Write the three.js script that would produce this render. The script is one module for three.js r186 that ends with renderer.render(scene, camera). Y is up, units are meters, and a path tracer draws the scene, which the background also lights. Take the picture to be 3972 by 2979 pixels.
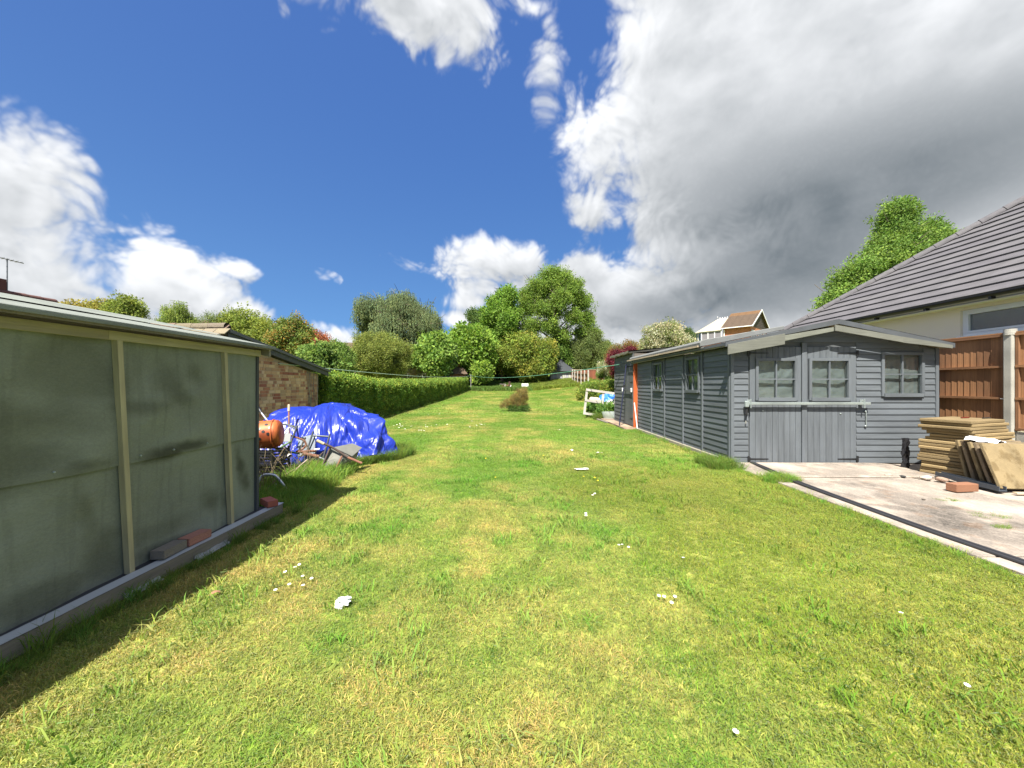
import * as THREE from 'three';
import { mergeGeometries } from 'three/addons/utils/BufferGeometryUtils.js';
import { RoundedBoxGeometry } from 'three/addons/geometries/RoundedBoxGeometry.js';

// ---------------------------------------------------------------- camera, sun, sky, exposure
const EYE = 1.4, EXPOSURE = 2.6;
const scene = new THREE.Scene();
const camera = new THREE.PerspectiveCamera(90, 4 / 3, 0.05, 2000);
camera.position.set(0, EYE, 0);
camera.lookAt(0, EYE, -10);
camera.setViewOffset(1024, 768, -5, -1.2, 1024, 768);
const renderer = new THREE.WebGLRenderer();
renderer.toneMapping = THREE.LinearToneMapping;
renderer.toneMappingExposure = EXPOSURE;
renderer.shadowMap.enabled = true;
const SUN = new THREE.Vector3(-0.225, 1, 0.646).normalize();
const sun = new THREE.DirectionalLight(new THREE.Color(1, 0.95, 0.86), 5);
sun.name = 'sun';
sun.position.copy(SUN).multiplyScalar(60);
sun.castShadow = true;
sun.shadow.mapSize.set(4096, 4096);
Object.assign(sun.shadow.camera, { left: -45, right: 45, top: 45, bottom: -45, near: 1, far: 160 });
scene.add(sun, sun.target);

function rng(seed) { let a = seed >>> 0; return () => { a = (a + 0x6d2b79f5) | 0; let t = Math.imul(a ^ (a >>> 15), 1 | a); t = (t + Math.imul(t ^ (t >>> 7), 61 | t)) ^ t; return ((t ^ (t >>> 14)) >>> 0) / 4294967296; }; }
const R0 = rng(7);
const PERM = new Uint8Array(512);
{ const p = Array.from({ length: 256 }, (_, i) => i); for (let i = 255; i > 0; i--) { const j = Math.floor(R0() * (i + 1)); [p[i], p[j]] = [p[j], p[i]]; } for (let i = 0; i < 512; i++) PERM[i] = p[i & 255]; }
const GX = new Float32Array([1, -1, 1, -1, 1, -1, 1, -1, 0, 0, 0, 0, 1, -1, 0, 0]), GY = new Float32Array([1, 1, -1, -1, 0, 0, 0, 0, 1, -1, 1, -1, 1, 1, -1, -1]), GZ = new Float32Array([0, 0, 0, 0, 1, 1, -1, -1, 1, 1, -1, -1, 0, 0, 1, -1]);
function n3(x, y, z) {
  const xf = Math.floor(x), yf = Math.floor(y), zf = Math.floor(z), X = xf & 255, Y = yf & 255, Z = zf & 255;
  x -= xf; y -= yf; z -= zf;
  const u = x * x * x * (x * (x * 6 - 15) + 10), v = y * y * y * (y * (y * 6 - 15) + 10), w = z * z * z * (z * (z * 6 - 15) + 10);
  const A = PERM[X] + Y, B = PERM[X + 1] + Y, AA = PERM[A] + Z, AB = PERM[A + 1] + Z, BA = PERM[B] + Z, BB = PERM[B + 1] + Z;
  const g = (h, a, b, c) => { h &= 15; return GX[h] * a + GY[h] * b + GZ[h] * c; };
  const a0 = g(PERM[AA], x, y, z), a1 = g(PERM[BA], x - 1, y, z), a2 = g(PERM[AB], x, y - 1, z), a3 = g(PERM[BB], x - 1, y - 1, z);
  const b0 = g(PERM[AA + 1], x, y, z - 1), b1 = g(PERM[BA + 1], x - 1, y, z - 1), b2 = g(PERM[AB + 1], x, y - 1, z - 1), b3 = g(PERM[BB + 1], x - 1, y - 1, z - 1);
  const p = a0 + u * (a1 - a0), q = a2 + u * (a3 - a2), r = b0 + u * (b1 - b0), s = b2 + u * (b3 - b2), e = p + v * (q - p), f = r + v * (s - r);
  return e + w * (f - e);
}
function fbm(x, y, z, oct) { let s = 0, a = 0.5; for (let i = 0; i < oct; i++) { s += a * n3(x, y, z); x = x * 2.03 + 11.3; y = y * 2.03 + 5.7; z = z * 2.03 + 3.1; a *= 0.5; } return s; }
const { lerp, clamp } = THREE.MathUtils;
const ss = (a, b, x) => { const t = clamp((x - a) / (b - a), 0, 1); return t * t * (3 - 2 * t); };

// The sky: blue air with fair-weather cumulus, and one large grey cloud bank. Every cloud is [azimuth, elevation, half width, half height] in degrees, azimuth from -z to +x.
function makeSky() {
  const W = 3072, H = 1536, data = new Float32Array(W * H * 4);
  const puffs = [
    [42, 45, 35, 15, 1.3], [31, 37, 24, 12, 1.2], [28, 28, 19, 13, 1.2], [50, 24, 34, 18, 1.3], [36, 14, 27, 11, 1.1], [11.6, 30, 6.6, 5.6, 0.9], [10.5, 24, 5, 4, 0.7], [62, 38, 36, 24, 1.3],
    [1, 17.2, 12, 3.3, 0.75], [9, 17, 7, 5, 0.8], [4, 14.5, 12, 4, 0.75], [12, 14, 12, 5, 0.8], [18, 11, 20, 5.4, 0.9], [3, 8.5, 12, 4.5, 0.7], [10, 6, 20, 5, 0.9], [40, 7, 30, 7, 1.0],
    [-18, 44.5, 11, 5.5, 0.8], [-7, 44.5, 11, 6, 0.75], [4.6, 41.5, 4.4, 6, 0.5], [-56, 14.5, 8.5, 8.5, 0.8], [-53, 8.5, 9, 4.5, 0.75], [-42.3, 10.6, 5.8, 5.4, 1.0], [-43, 13.6, 4, 4.6, 0.9], [-44, 6, 9, 3.4, 0.9], [-36.2, 13.7, 3, 0.9, 0.4],
    [-35, 8.2, 4, 1.9, 0.7], [-25, 6.4, 3.4, 2.4, 0.75], [-18, 5.5, 4, 1.8, 0.5], [-27.2, 14, 1.4, 0.6, 0.15], [-7, 12.2, 4, 1.1, 0.25], [-9, 9.6, 3.4, 1.2, 0.4],
  ];
  const cores = [[37, 18.5, 16, 5.6, 1.3], [49, 22, 13, 5.5, 0.75], [25, 11, 14, 3.2, 1.1], [38, 13, 12, 3.6, 0.5], [32, 26, 16, 4.5, 0.22], [30, 25, 12, 6, 0.14], [15, 19.5, 5, 2.2, 0.16], [-54, 9, 9, 3, 0.12], [-44, 6, 7, 1.5, 0.14]];
  const lights = [[10.6, 31, 4.4, 3.6, 0.26], [18.5, 18, 5.5, 1.8, 0.26], [15, 13.2, 8, 2.6, 0.18], [57, 33, 12, 7, 0.2], [30, 40, 16, 6, 0.1], [-42.3, 12.5, 4.6, 3.4, 0.3], [53, 14, 7, 3, 0.2], [9.5, 41, 4, 4, 0.1]];
  const deep = [0.046, 0.145, 0.49], low = [0.225, 0.52, 0.95], white = [1.04, 1.06, 1.09], grey = [0.16, 0.195, 0.225];
  const sx = SUN.x, sy = SUN.y, sz = SUN.z, D = 180 / Math.PI;
  const shape = (x, y, z, base, oct = 6) => {
    const wx = n3(x * 9 + 3, y * 9, z * 9) * 0.05, wy = n3(x * 9, y * 9 + 7, z * 9) * 0.05;
    let s = 0, a = 0.6, f = 6;
    for (let i = 0; i < oct; i++) { const v = n3((x + wx) * f + i * 7.3, (y + wy) * f + i * 3.1, z * f); s += a * (i < 2 ? v : Math.abs(v) * 1.9 - 0.4); a *= 0.56; f *= 2.05; }
    return base + s * 0.95;
  };
  const cover = (x, y, z, az, el) => {
    let c = -1;
    for (const [a, e, ra, re, k] of puffs) { const dx = (az - a) / ra, dy = (el - e) / re, r = dx * dx + dy * dy; if (r < 4) { const b = (1 - Math.sqrt(r)) * k; c = c < -0.99 ? b : Math.max(c, b) + (b > 0 && c > 0 ? Math.min(b, c) * 0.3 : 0); } }
    const out = Math.max(ss(60, 76, Math.abs(az)), ss(52, 64, el));
    if (out > 0) c = lerp(c, fbm(x * 2.1 + 4, y * 2.6, z * 2.1, 3) * 1.9 + 0.06, out);
    return c;
  };
  for (let row = 0; row < H; row++) {
    const up = ((row + 0.5) / H - 0.5) * Math.PI, y = Math.sin(up), cu = Math.cos(up), el = up * D;
    const t = Math.exp(-Math.max(0, el) / 16), air = [0, 1, 2].map((c) => lerp(deep[c], low[c], t));
    for (let col = 0; col < W; col++) {
      const o = (row * W + col) * 4;
      data[o + 3] = 1;
      if (el < -3) { data[o] = air[0] * 0.6 / EXPOSURE; data[o + 1] = air[1] * 0.6 / EXPOSURE; data[o + 2] = air[2] * 0.5 / EXPOSURE; continue; }
      const th = ((col + 0.5) / W - 0.5) * 2 * Math.PI, x = Math.cos(th) * cu, z = Math.sin(th) * cu, az = Math.atan2(x, -z) * D;
      let r = air[0], g = air[1], b = air[2];
      const c = cover(x, y, z, az, el);
      if (c > -0.75) {
        const d = shape(x, y, z, c), alpha = ss(0.0, 0.32, d);
        if (alpha > 0.002) {
          const dot = x * sx + y * sy + z * sz, k = 0.032, px = x + (sx - dot * x) * k, py = y + (sy - dot * y) * k, pz = z + (sz - dot * z) * k;
          const d1 = shape(x, y, z, c, 4), d2 = shape(px, py, pz, cover(px, py, pz, Math.atan2(px, -pz) * D, Math.asin(clamp(py, -1, 1)) * D), 4), fine = (d - d1) * 0.5;
          const thick = ss(0.3, 0.95, c);
          let L = 0.74 + (0.62 - 0.4 * thick) * (Math.min(d1, 0.9) - Math.min(d2, 0.9)) + fine * (1 - thick * 0.5) - 0.13 * thick;
          let dark = 0;
          for (const [a, e, ra, re, k2] of cores) { const dx = (az - a) / ra, dy = (el - e) / re, q = dx * dx + dy * dy; if (q < 6) dark += k2 * Math.exp(-q); }
          let lit = 0;
          for (const [a, e, ra, re, k2] of lights) { const dx = (az - a) / ra, dy = (el - e) / re, q = dx * dx + dy * dy; if (q < 6) lit += k2 * Math.exp(-q); }
          dark = 0.66 * (1 - Math.exp(-dark * 1.05));
          const tuft = fbm(x * 11, y * 17, z * 11, 4);
          L += -dark * (0.97 + tuft * 0.75) + lit * (1 + tuft * 1.2) + tuft * 0.26;
          L = clamp(L, 0.02, 1.06);
          const a2 = alpha * (0.55 + 0.45 * ss(0.1, 0.5, d));
          r = lerp(r, lerp(grey[0], white[0], L), a2); g = lerp(g, lerp(grey[1], white[1], L), a2); b = lerp(b, lerp(grey[2], white[2], L), a2);
        }
      }
      { const far = Math.acos(clamp(x * sx + y * sy + z * sz, -1, 1)) * D, glow = 1.5 * Math.exp(-(far / 20) * (far / 20)) + 0.22 * Math.exp(-far / 32); r += glow * 1.0; g += glow * 0.97; b += glow * 0.9; } // the aureole of scattered light round the sun
      data[o] = r / EXPOSURE; data[o + 1] = g / EXPOSURE; data[o + 2] = b / EXPOSURE;
    }
  }
  const tx = new THREE.DataTexture(data, W, H, THREE.RGBAFormat, THREE.FloatType);
  tx.mapping = THREE.EquirectangularReflectionMapping;
  tx.magFilter = tx.minFilter = THREE.LinearFilter;
  tx.needsUpdate = true;
  return tx;
}
scene.background = scene.environment = makeSky();

// ---------------------------------------------------------------- helpers
const taken = {};
const numbered = (n) => { const k = taken[n] = (taken[n] ?? -1) + 1; return k ? n + '_' + String(k).padStart(3, '0') : n; };
const V = (x, y, z) => new THREE.Vector3(x, y, z);
const C = (r, g, b) => new THREE.Color().setRGB(r, g, b);
function tag(o, label, category, group, kind) { if (label) o.userData.label = label; if (category) o.userData.category = category; if (group) o.userData.group = group; if (kind) o.userData.kind = kind; return o; }
function thing(name, label, category, pos = [0, 0, 0], turn = 0, group) { const o = new THREE.Group(); o.name = numbered(name); o.position.set(...pos); o.rotation.y = turn; scene.add(o); return tag(o, label, category, group); }
function lay(o) { o.castShadow = o.receiveShadow = true; return o; }
function part(parent, name, geo, mat, pos, rot) { const m = lay(new THREE.Mesh(geo, mat)); m.name = parent === scene ? numbered(name) : name; if (pos) m.position.set(...pos); if (rot) m.rotation.set(...rot); parent.add(m); return m; }
function sub(parent, name, pos, turn = 0) { const g = new THREE.Group(); g.name = name; if (pos) g.position.set(...pos); g.rotation.y = turn; parent.add(g); return g; }
const boxes = {};
function box(w, h, d) { // uv in metres
  const key = [w, h, d].map((x) => x.toFixed(3)).join();
  if (boxes[key]) return boxes[key];
  const g = new THREE.BoxGeometry(w, h, d), uv = g.attributes.uv, dims = [[d, h], [d, h], [w, d], [w, d], [w, h], [w, h]];
  for (let f = 0; f < 6; f++) for (let i = 0; i < 4; i++) { const [a, b] = dims[f], U = uv.getX(f * 4 + i) * a, W = uv.getY(f * 4 + i) * b; uv.setXY(f * 4 + i, b > a ? W : U, b > a ? U : W); } // u runs along the longer side, as grain does
  return boxes[key] = g;
}
// A box whose edges are broken by a small chamfer; uv in metres.
function slab(w, h, d, r = 0.006) {
  const g = new RoundedBoxGeometry(w, h, d, 1, r), p = g.attributes.position, n = g.attributes.normal, uv = g.attributes.uv;
  for (let i = 0; i < p.count; i++) { const a = Math.abs(n.getX(i)), b = Math.abs(n.getY(i)), c = Math.abs(n.getZ(i)); if (b >= a && b >= c) uv.setXY(i, p.getX(i), p.getZ(i)); else if (a >= c) uv.setXY(i, p.getZ(i), p.getY(i)); else uv.setXY(i, p.getX(i), p.getY(i)); }
  return g;
}
function bar(parent, name, a, b, w, h, mat) { // a rectangular bar from a to b
  const A = V(...a), B = V(...b), L = A.distanceTo(B), m = part(parent, name, box(w, h, L), mat);
  m.position.copy(A).add(B).multiplyScalar(0.5); m.lookAt(m.parent === scene ? B : m.parent.localToWorld(B.clone())); return m;
}
function tubeGeo(pts, r, seg = 24, sides = 6, taper = 1) {
  const curve = new THREE.CatmullRomCurve3(pts.map((p) => V(...p)), false, 'catmullrom', 0.35), g = new THREE.TubeGeometry(curve, seg, r, sides, false);
  if (taper !== 1) { const p = g.attributes.position, q = V(); for (let i = 0; i <= seg; i++) { curve.getPointAt(i / seg, q); const k = lerp(1, taper, i / seg); for (let j = 0; j <= sides; j++) { const n = i * (sides + 1) + j; p.setXYZ(n, q.x + (p.getX(n) - q.x) * k, q.y + (p.getY(n) - q.y) * k, q.z + (p.getZ(n) - q.z) * k); } } }
  return g;
}
const rod = (parent, name, pts, r, mat, seg = pts.length > 2 ? 24 : 2, taper = 1) => part(parent, name, tubeGeo(pts, r, seg, 8, taper), mat);
function quadGeo(quads) { // [[a,b,c,d] ...] counter-clockwise; uv in metres along ab and ad
  const pos = [], uv = [], idx = [];
  quads.forEach(([a, b, c, d], k) => { const w = Math.hypot(b[0] - a[0], b[1] - a[1], b[2] - a[2]), h = Math.hypot(d[0] - a[0], d[1] - a[1], d[2] - a[2]); pos.push(...a, ...b, ...c, ...d); uv.push(0, 0, w, 0, w, h, 0, h); idx.push(k * 4, k * 4 + 1, k * 4 + 2, k * 4, k * 4 + 2, k * 4 + 3); });
  const g = new THREE.BufferGeometry(); g.setAttribute('position', new THREE.Float32BufferAttribute(pos, 3)); g.setAttribute('uv', new THREE.Float32BufferAttribute(uv, 2)); g.setIndex(idx); g.computeVertexNormals(); return g;
}
// A prism over a polygon given in (x, y), from z0 to z1.
function prism(poly, z0, z1, bevel = 0) {
  const s = new THREE.Shape(poly.map(([x, y]) => new THREE.Vector2(x, y))), g = new THREE.ExtrudeGeometry(s, { depth: z1 - z0, bevelEnabled: bevel > 0, bevelSize: bevel, bevelThickness: bevel, bevelOffset: -bevel, bevelSegments: 1 });
  g.translate(0, 0, z0); return g;
}
const grid2 = (nu, nv, f, close) => { const pos = [], uv = [], idx = []; for (let j = 0; j <= nv; j++) for (let i = 0; i <= nu; i++) { const p = f(i / nu, j / nv); pos.push(p[0], p[1], p[2]); uv.push(p[3] ?? i / nu, p[4] ?? j / nv); } for (let j = 0; j < nv; j++) for (let i = 0; i < nu; i++) { const a = j * (nu + 1) + i, b = a + 1, c = a + nu + 1, d = c + 1; idx.push(a, b, d, a, d, c); } const g = new THREE.BufferGeometry(); g.setAttribute('position', new THREE.Float32BufferAttribute(pos, 3)); g.setAttribute('uv', new THREE.Float32BufferAttribute(uv, 2)); g.setIndex(idx); g.computeVertexNormals(); return g; };

// ---------------------------------------------------------------- textures and materials
// Tiling noise: the plane is wrapped on a torus-like lattice of whole periods.
function pn(x, y, per, s = 0) { const xi = Math.floor(x), yi = Math.floor(y), fx = x - xi, fy = y - yi, u = fx * fx * (3 - 2 * fx), v = fy * fy * (3 - 2 * fy), h = (i, j) => PERM[(PERM[(((i % per[0]) + per[0]) % per[0] + s * 17) & 255] + ((j % per[1]) + per[1]) % per[1]) & 255] / 127.5 - 1; return lerp(lerp(h(xi, yi), h(xi + 1, yi), u), lerp(h(xi, yi + 1), h(xi + 1, yi + 1), u), v); }
function pf(u, v, fx, fy, oct, s = 0) { let a = 0.55, t = 0; for (let i = 0; i < oct; i++) { t += a * pn(u * fx, v * fy, [fx, fy], s + i); fx *= 2; fy *= 2; a *= 0.55; } return t; }
function texture(w, h, f, srgb = true, metres = 1, metresV = metres) { // f(u, v) gives linear r, g, b
  const d = new Uint8Array(w * h * 4), enc = (x) => { x = clamp(x, 0, 1); return 255 * (srgb ? (x <= 0.0031308 ? x * 12.92 : 1.055 * Math.pow(x, 1 / 2.4) - 0.055) : x); };
  for (let j = 0; j < h; j++) for (let i = 0; i < w; i++) { const c = f((i + 0.5) / w, (j + 0.5) / h), o = (j * w + i) * 4; d[o] = enc(c[0]); d[o + 1] = enc(c[1] ?? c[0]); d[o + 2] = enc(c[2] ?? c[0]); d[o + 3] = 255; }
  const t = new THREE.DataTexture(d, w, h, THREE.RGBAFormat); t.wrapS = t.wrapT = THREE.RepeatWrapping; t.magFilter = t.minFilter = THREE.LinearFilter; t.repeat.set(1 / metres, 1 / metresV); if (srgb) t.colorSpace = THREE.SRGBColorSpace; t.needsUpdate = true; return t;
}
const shifted = (t, x, y) => { const c = t.clone(); c.offset.set(x, y); c.needsUpdate = true; return c; };
const std = (o) => new THREE.MeshStandardMaterial(o), phys = (o) => new THREE.MeshPhysicalMaterial(o);
const plain = (r, g, b, roughness = 0.8, metalness = 0) => std({ color: C(r, g, b), roughness, metalness });
// A neutral map to be multiplied by a material's colour: long grain along u with knots and specks.
const grainMap = texture(512, 256, (u, v) => { const g = pf(u, v, 3, 48, 3, 1) * 0.16 + pf(u, v, 12, 128, 2, 5) * 0.1 + pf(u, v, 4, 4, 3, 9) * 0.12; const k = 0.84 + g; return [k, k * 0.995, k * 0.985]; }, true, 1.2, 0.6);
const grainBump = texture(512, 256, (u, v) => [0.5 + pf(u, v, 3, 48, 3, 1) * 0.3 + pf(u, v, 12, 128, 2, 5) * 0.25], false, 1.2, 0.6);
const paintMap = texture(512, 512, (u, v) => { const w = pf(u, v, 3, 10, 4, 2), f = pf(u, v, 16, 90, 2, 7), worn = ss(0.42, 0.6, pf(u, v, 9, 40, 4, 12)); const k = 0.9 + w * 0.2 + f * 0.1; return [k + worn * 0.16, k + worn * 0.13, k * 0.985 + worn * 0.07]; }, true, 1.7, 0.9);
const mottle = texture(512, 512, (u, v) => { const k = 0.86 + pf(u, v, 4, 4, 5, 3) * 0.22 + (pf(u, v, 128, 128, 1, 6)) * 0.07; return [k, k, k * 0.985]; }, true, 1);
const speckBump = texture(512, 512, (u, v) => [0.5 + pf(u, v, 64, 64, 3, 4) * 0.4], false, 0.5);
const variants = (n, make) => Array.from({ length: n }, (_, i) => make(i));
const wood = (r, g, b, n = 4, spread = 0.14, rough = 0.85) => variants(n, (i) => { const k = 1 + (((i * 0.618) % 1) - 0.5) * 2 * spread; return std({ color: C(r * k, g * k * (1 + (i % 2) * 0.02), b * k), map: shifted(grainMap, i * 0.37, i * 0.23), bumpMap: shifted(grainBump, i * 0.37, i * 0.23), bumpScale: 0.0015, roughness: rough }); });
const pick = (a, r) => a[Math.floor(r() * a.length) % a.length];
const M = {
  grey: variants(6, (i) => { const k = 1 + (((i * 0.618) % 1) - 0.5) * 0.16; return std({ color: C(0.105 * k, 0.119 * k, 0.134 * k), map: shifted(paintMap, i * 0.31, i * 0.17), bumpMap: shifted(grainBump, i * 0.31, i * 0.17), bumpScale: 0.001, roughness: 0.62 }); }),
  greyDark: variants(4, (i) => { const k = 1 + (((i * 0.618) % 1) - 0.5) * 0.16; return std({ color: C(0.096 * k, 0.104 * k, 0.11 * k), map: shifted(paintMap, i * 0.21, i * 0.37), bumpMap: shifted(grainBump, i * 0.21, i * 0.37), bumpScale: 0.001, roughness: 0.75 }); }),
  hidden: plain(0.11, 0.095, 0.08, 0.95),
  treated: wood(0.4, 0.355, 0.23, 4, 0.22), pale: wood(0.52, 0.42, 0.3, 3), oldwood: wood(0.28, 0.25, 0.2, 4, 0.2), barge: wood(0.165, 0.17, 0.143, 3, 0.12), fence: wood(0.3, 0.145, 0.065, 5, 0.3), farFence: wood(0.2, 0.062, 0.03, 4, 0.2),
  felt: std({ color: C(0.19, 0.21, 0.185), map: mottle, bumpMap: speckBump, bumpScale: 0.002, roughness: 0.95 }), feltGrey: std({ color: C(0.165, 0.172, 0.17), map: mottle, bumpMap: speckBump, bumpScale: 0.003, roughness: 0.9 }), feltDark: std({ color: C(0.068, 0.076, 0.086), map: mottle, bumpMap: speckBump, bumpScale: 0.002, roughness: 0.85 }),
  concretePost: std({ color: C(0.36, 0.35, 0.31), map: mottle, bumpMap: speckBump, bumpScale: 0.003, roughness: 0.95 }),
  iron: plain(0.02, 0.021, 0.023, 0.5, 0.3), galv: std({ color: C(0.36, 0.41, 0.405), map: mottle, roughness: 0.42, metalness: 0.55 }), chrome: plain(0.62, 0.63, 0.64, 0.25, 0.9), black: plain(0.012, 0.012, 0.014, 0.42), rubber: std({ color: C(0.03, 0.03, 0.033), roughness: 0.5 }),
  white: plain(0.75, 0.75, 0.74, 0.5), upvc: plain(0.74, 0.77, 0.8, 0.35), orange: wood(0.5, 0.105, 0.025, 1, 0, 0.6)[0],
  glass: phys({ color: C(0.92, 0.96, 0.95), roughness: 0.03, transmission: 1, thickness: 0, ior: 1.5 }),
  glassDark: phys({ color: C(0.05, 0.06, 0.065), roughness: 0.06, specularIntensity: 1 }),
};

// ---------------------------------------------------------------- the ground
const PROFILE = [[-40, 0], [17, 0], [30, 0.25], [46, 0.74], [52, 1.1], [60, 1.75], [75, 2.2], [140, 2.6], [2000, 3]];
function ground(x, z) {
  const d = -z; let y = 0;
  for (let i = 1; i < PROFILE.length; i++) if (d <= PROFILE[i][0]) { const [a, b] = PROFILE[i - 1], [c, e] = PROFILE[i]; y = b + (e - b) * clamp((d - a) / (c - a), 0, 1); break; }
  y += 0.1 * clamp(x - 1.5, 0, 9) * ss(20, 42, d) + 0.03 * clamp(-x - 7, 0, 12) * ss(16, 30, d);
  const open = x > -2.3 && x < 3.5 ? 1 : d > 16 ? 1 : 0;
  return y + open * 0.018 * n3(x * 0.7, 1.3, z * 0.7) - 0.006;
}
// What the lawn is made of, place by place: 0 lush green, 1 dry straw; and how mossy.
const dryness = (x, z) => { const big = fbm(x * 0.55 + 9, 2, z * 0.4, 3) * 1.5, mid = fbm(x * 2.3, 5, z * 2.3, 3) * 1.25, band = Math.sin(x * 2.9 + fbm(x, 8, z, 2) * 2) * 0.13; return clamp(0.42 + big + mid + band + (x < -0.2 && z > -5 ? 0.14 : 0) - (z < -9 ? 0.1 : 0), 0, 1); };
const mossy = (x, z) => clamp(ss(0.5, 1.5, x - 0.25 * (z + 3) * 0.4 + fbm(x * 0.9, 3, z * 0.9, 2) * 1.2) * ss(-7.5, -5.5, z), 0, 1);
const turfMap = texture(1024, 1024, (u, v) => {
  const d = clamp(0.45 + pf(u, v, 5, 5, 5, 2) * 0.75, 0, 1), f = 0.8 + pf(u, v, 128, 160, 2, 8) * 0.5, s = ss(0.25, 0.7, pf(u, v, 60, 60, 3, 5));
  return [lerp(0.15, 0.34, d) * f + s * 0.04, lerp(0.23, 0.32, d) * f + s * 0.03, lerp(0.025, 0.075, d) * f];
}, true, 5);
{
  const xs = [], zs = [];
  for (let i = -46; i <= 46; i++) { const t = i / 46; xs.push(Math.sign(t) * (Math.abs(t) * 14 + 600 * Math.pow(Math.abs(t), 6))); }
  for (let i = 0; i <= 130; i++) { const t = i / 130; zs.push(12 - (90 * t + 1100 * Math.pow(t, 9))); }
  const nx = xs.length - 1, nz = zs.length - 1;
  const g = grid2(nx, nz, (u, v) => { const x = xs[Math.round(u * nx)], z = zs[Math.round(v * nz)]; return [x, ground(x, z) - (x < -2.35 && z > -5 ? 0.02 : 0), z, x, -z]; });
  tag(part(scene, 'ground', g, std({ map: turfMap, roughness: 1 })), 'mown lawn soil and turf under the grass', 'ground', null, 'structure');
}
// the concrete yard beside the big shed
const concreteMap = texture(1024, 1024, (u, v) => {
  const a = pf(u, v, 4, 4, 6, 3), b = ss(-0.15, 0.35, pf(u, v, 7, 5, 5, 8)), st = ss(0.22, 0.5, pf(u, v, 24, 24, 4, 11)), dk = ss(0.3, 0.62, pf(u, v, 5, 6, 5, 14));
  let k = 0.195 + a * 0.1 + b * 0.1; const sp = pn(u * 300, v * 300, [300, 300], 4) * 0.03;
  k = k * (1 - dk * 0.42) + sp * 1.6 + ss(0.1, 0.5, pf(u, v, 40, 30, 4, 19)) * 0.05; return [k * 1.04 + st * 0.012, k * 0.89 - st * 0.006, k * 0.74 - st * 0.015];
}, true, 3.1);
const concrete = variants(3, (i) => std({ map: shifted(concreteMap, i * 0.29, i * 0.41), bumpMap: speckBump, bumpScale: 0.004, roughness: 0.93 }));
{
  const yard = thing('concrete_yard', 'pale weathered concrete yard in front of the grey shed', 'concrete');
  yard.userData.kind = 'structure';
  const zs = [[-7.1, -5.62], [-5.612, -3.1], [-3.09, -0.5], [-0.49, 2.6]];
  zs.forEach(([a, b], i) => { for (const [x0, x1, k] of [[3.72, 5.9, 0], [5.912, 8.24, 1]]) { const j = i * 2 + k; part(yard, 'concrete_bay', slab(x1 - x0, 0.1, b - a, 0.012), concrete[j % 3], [(x0 + x1) / 2, -0.034 + (j % 3) * 0.003 - (k ? 0.012 : 0), (a + b) / 2], [0, 0, (j % 2) * 0.001]); } });
  // the low ramp up to the shed door
  part(yard, 'door_ramp', prism([[3.86, 0.0], [3.9, 0.045], [6.28, 0.04], [6.62, 0.012], [6.62, 0]], -6.74, -5.74, 0.012), std({ map: shifted(concreteMap, 0.6, 0.2), bumpMap: speckBump, bumpScale: 0.004, roughness: 0.93 }));
  const ledge = thing('concrete_ledge', 'narrow tan concrete ledge along the base of the far lean-to', 'ledge');
  part(ledge, 'slab', slab(0.5, 0.09, 4.4, 0.012), std({ color: C(0.95, 0.8, 0.66), map: concreteMap, roughness: 0.95 }), [3.6, 0.025, -14.2]);
  ledge.userData.kind = 'structure';
}

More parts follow.
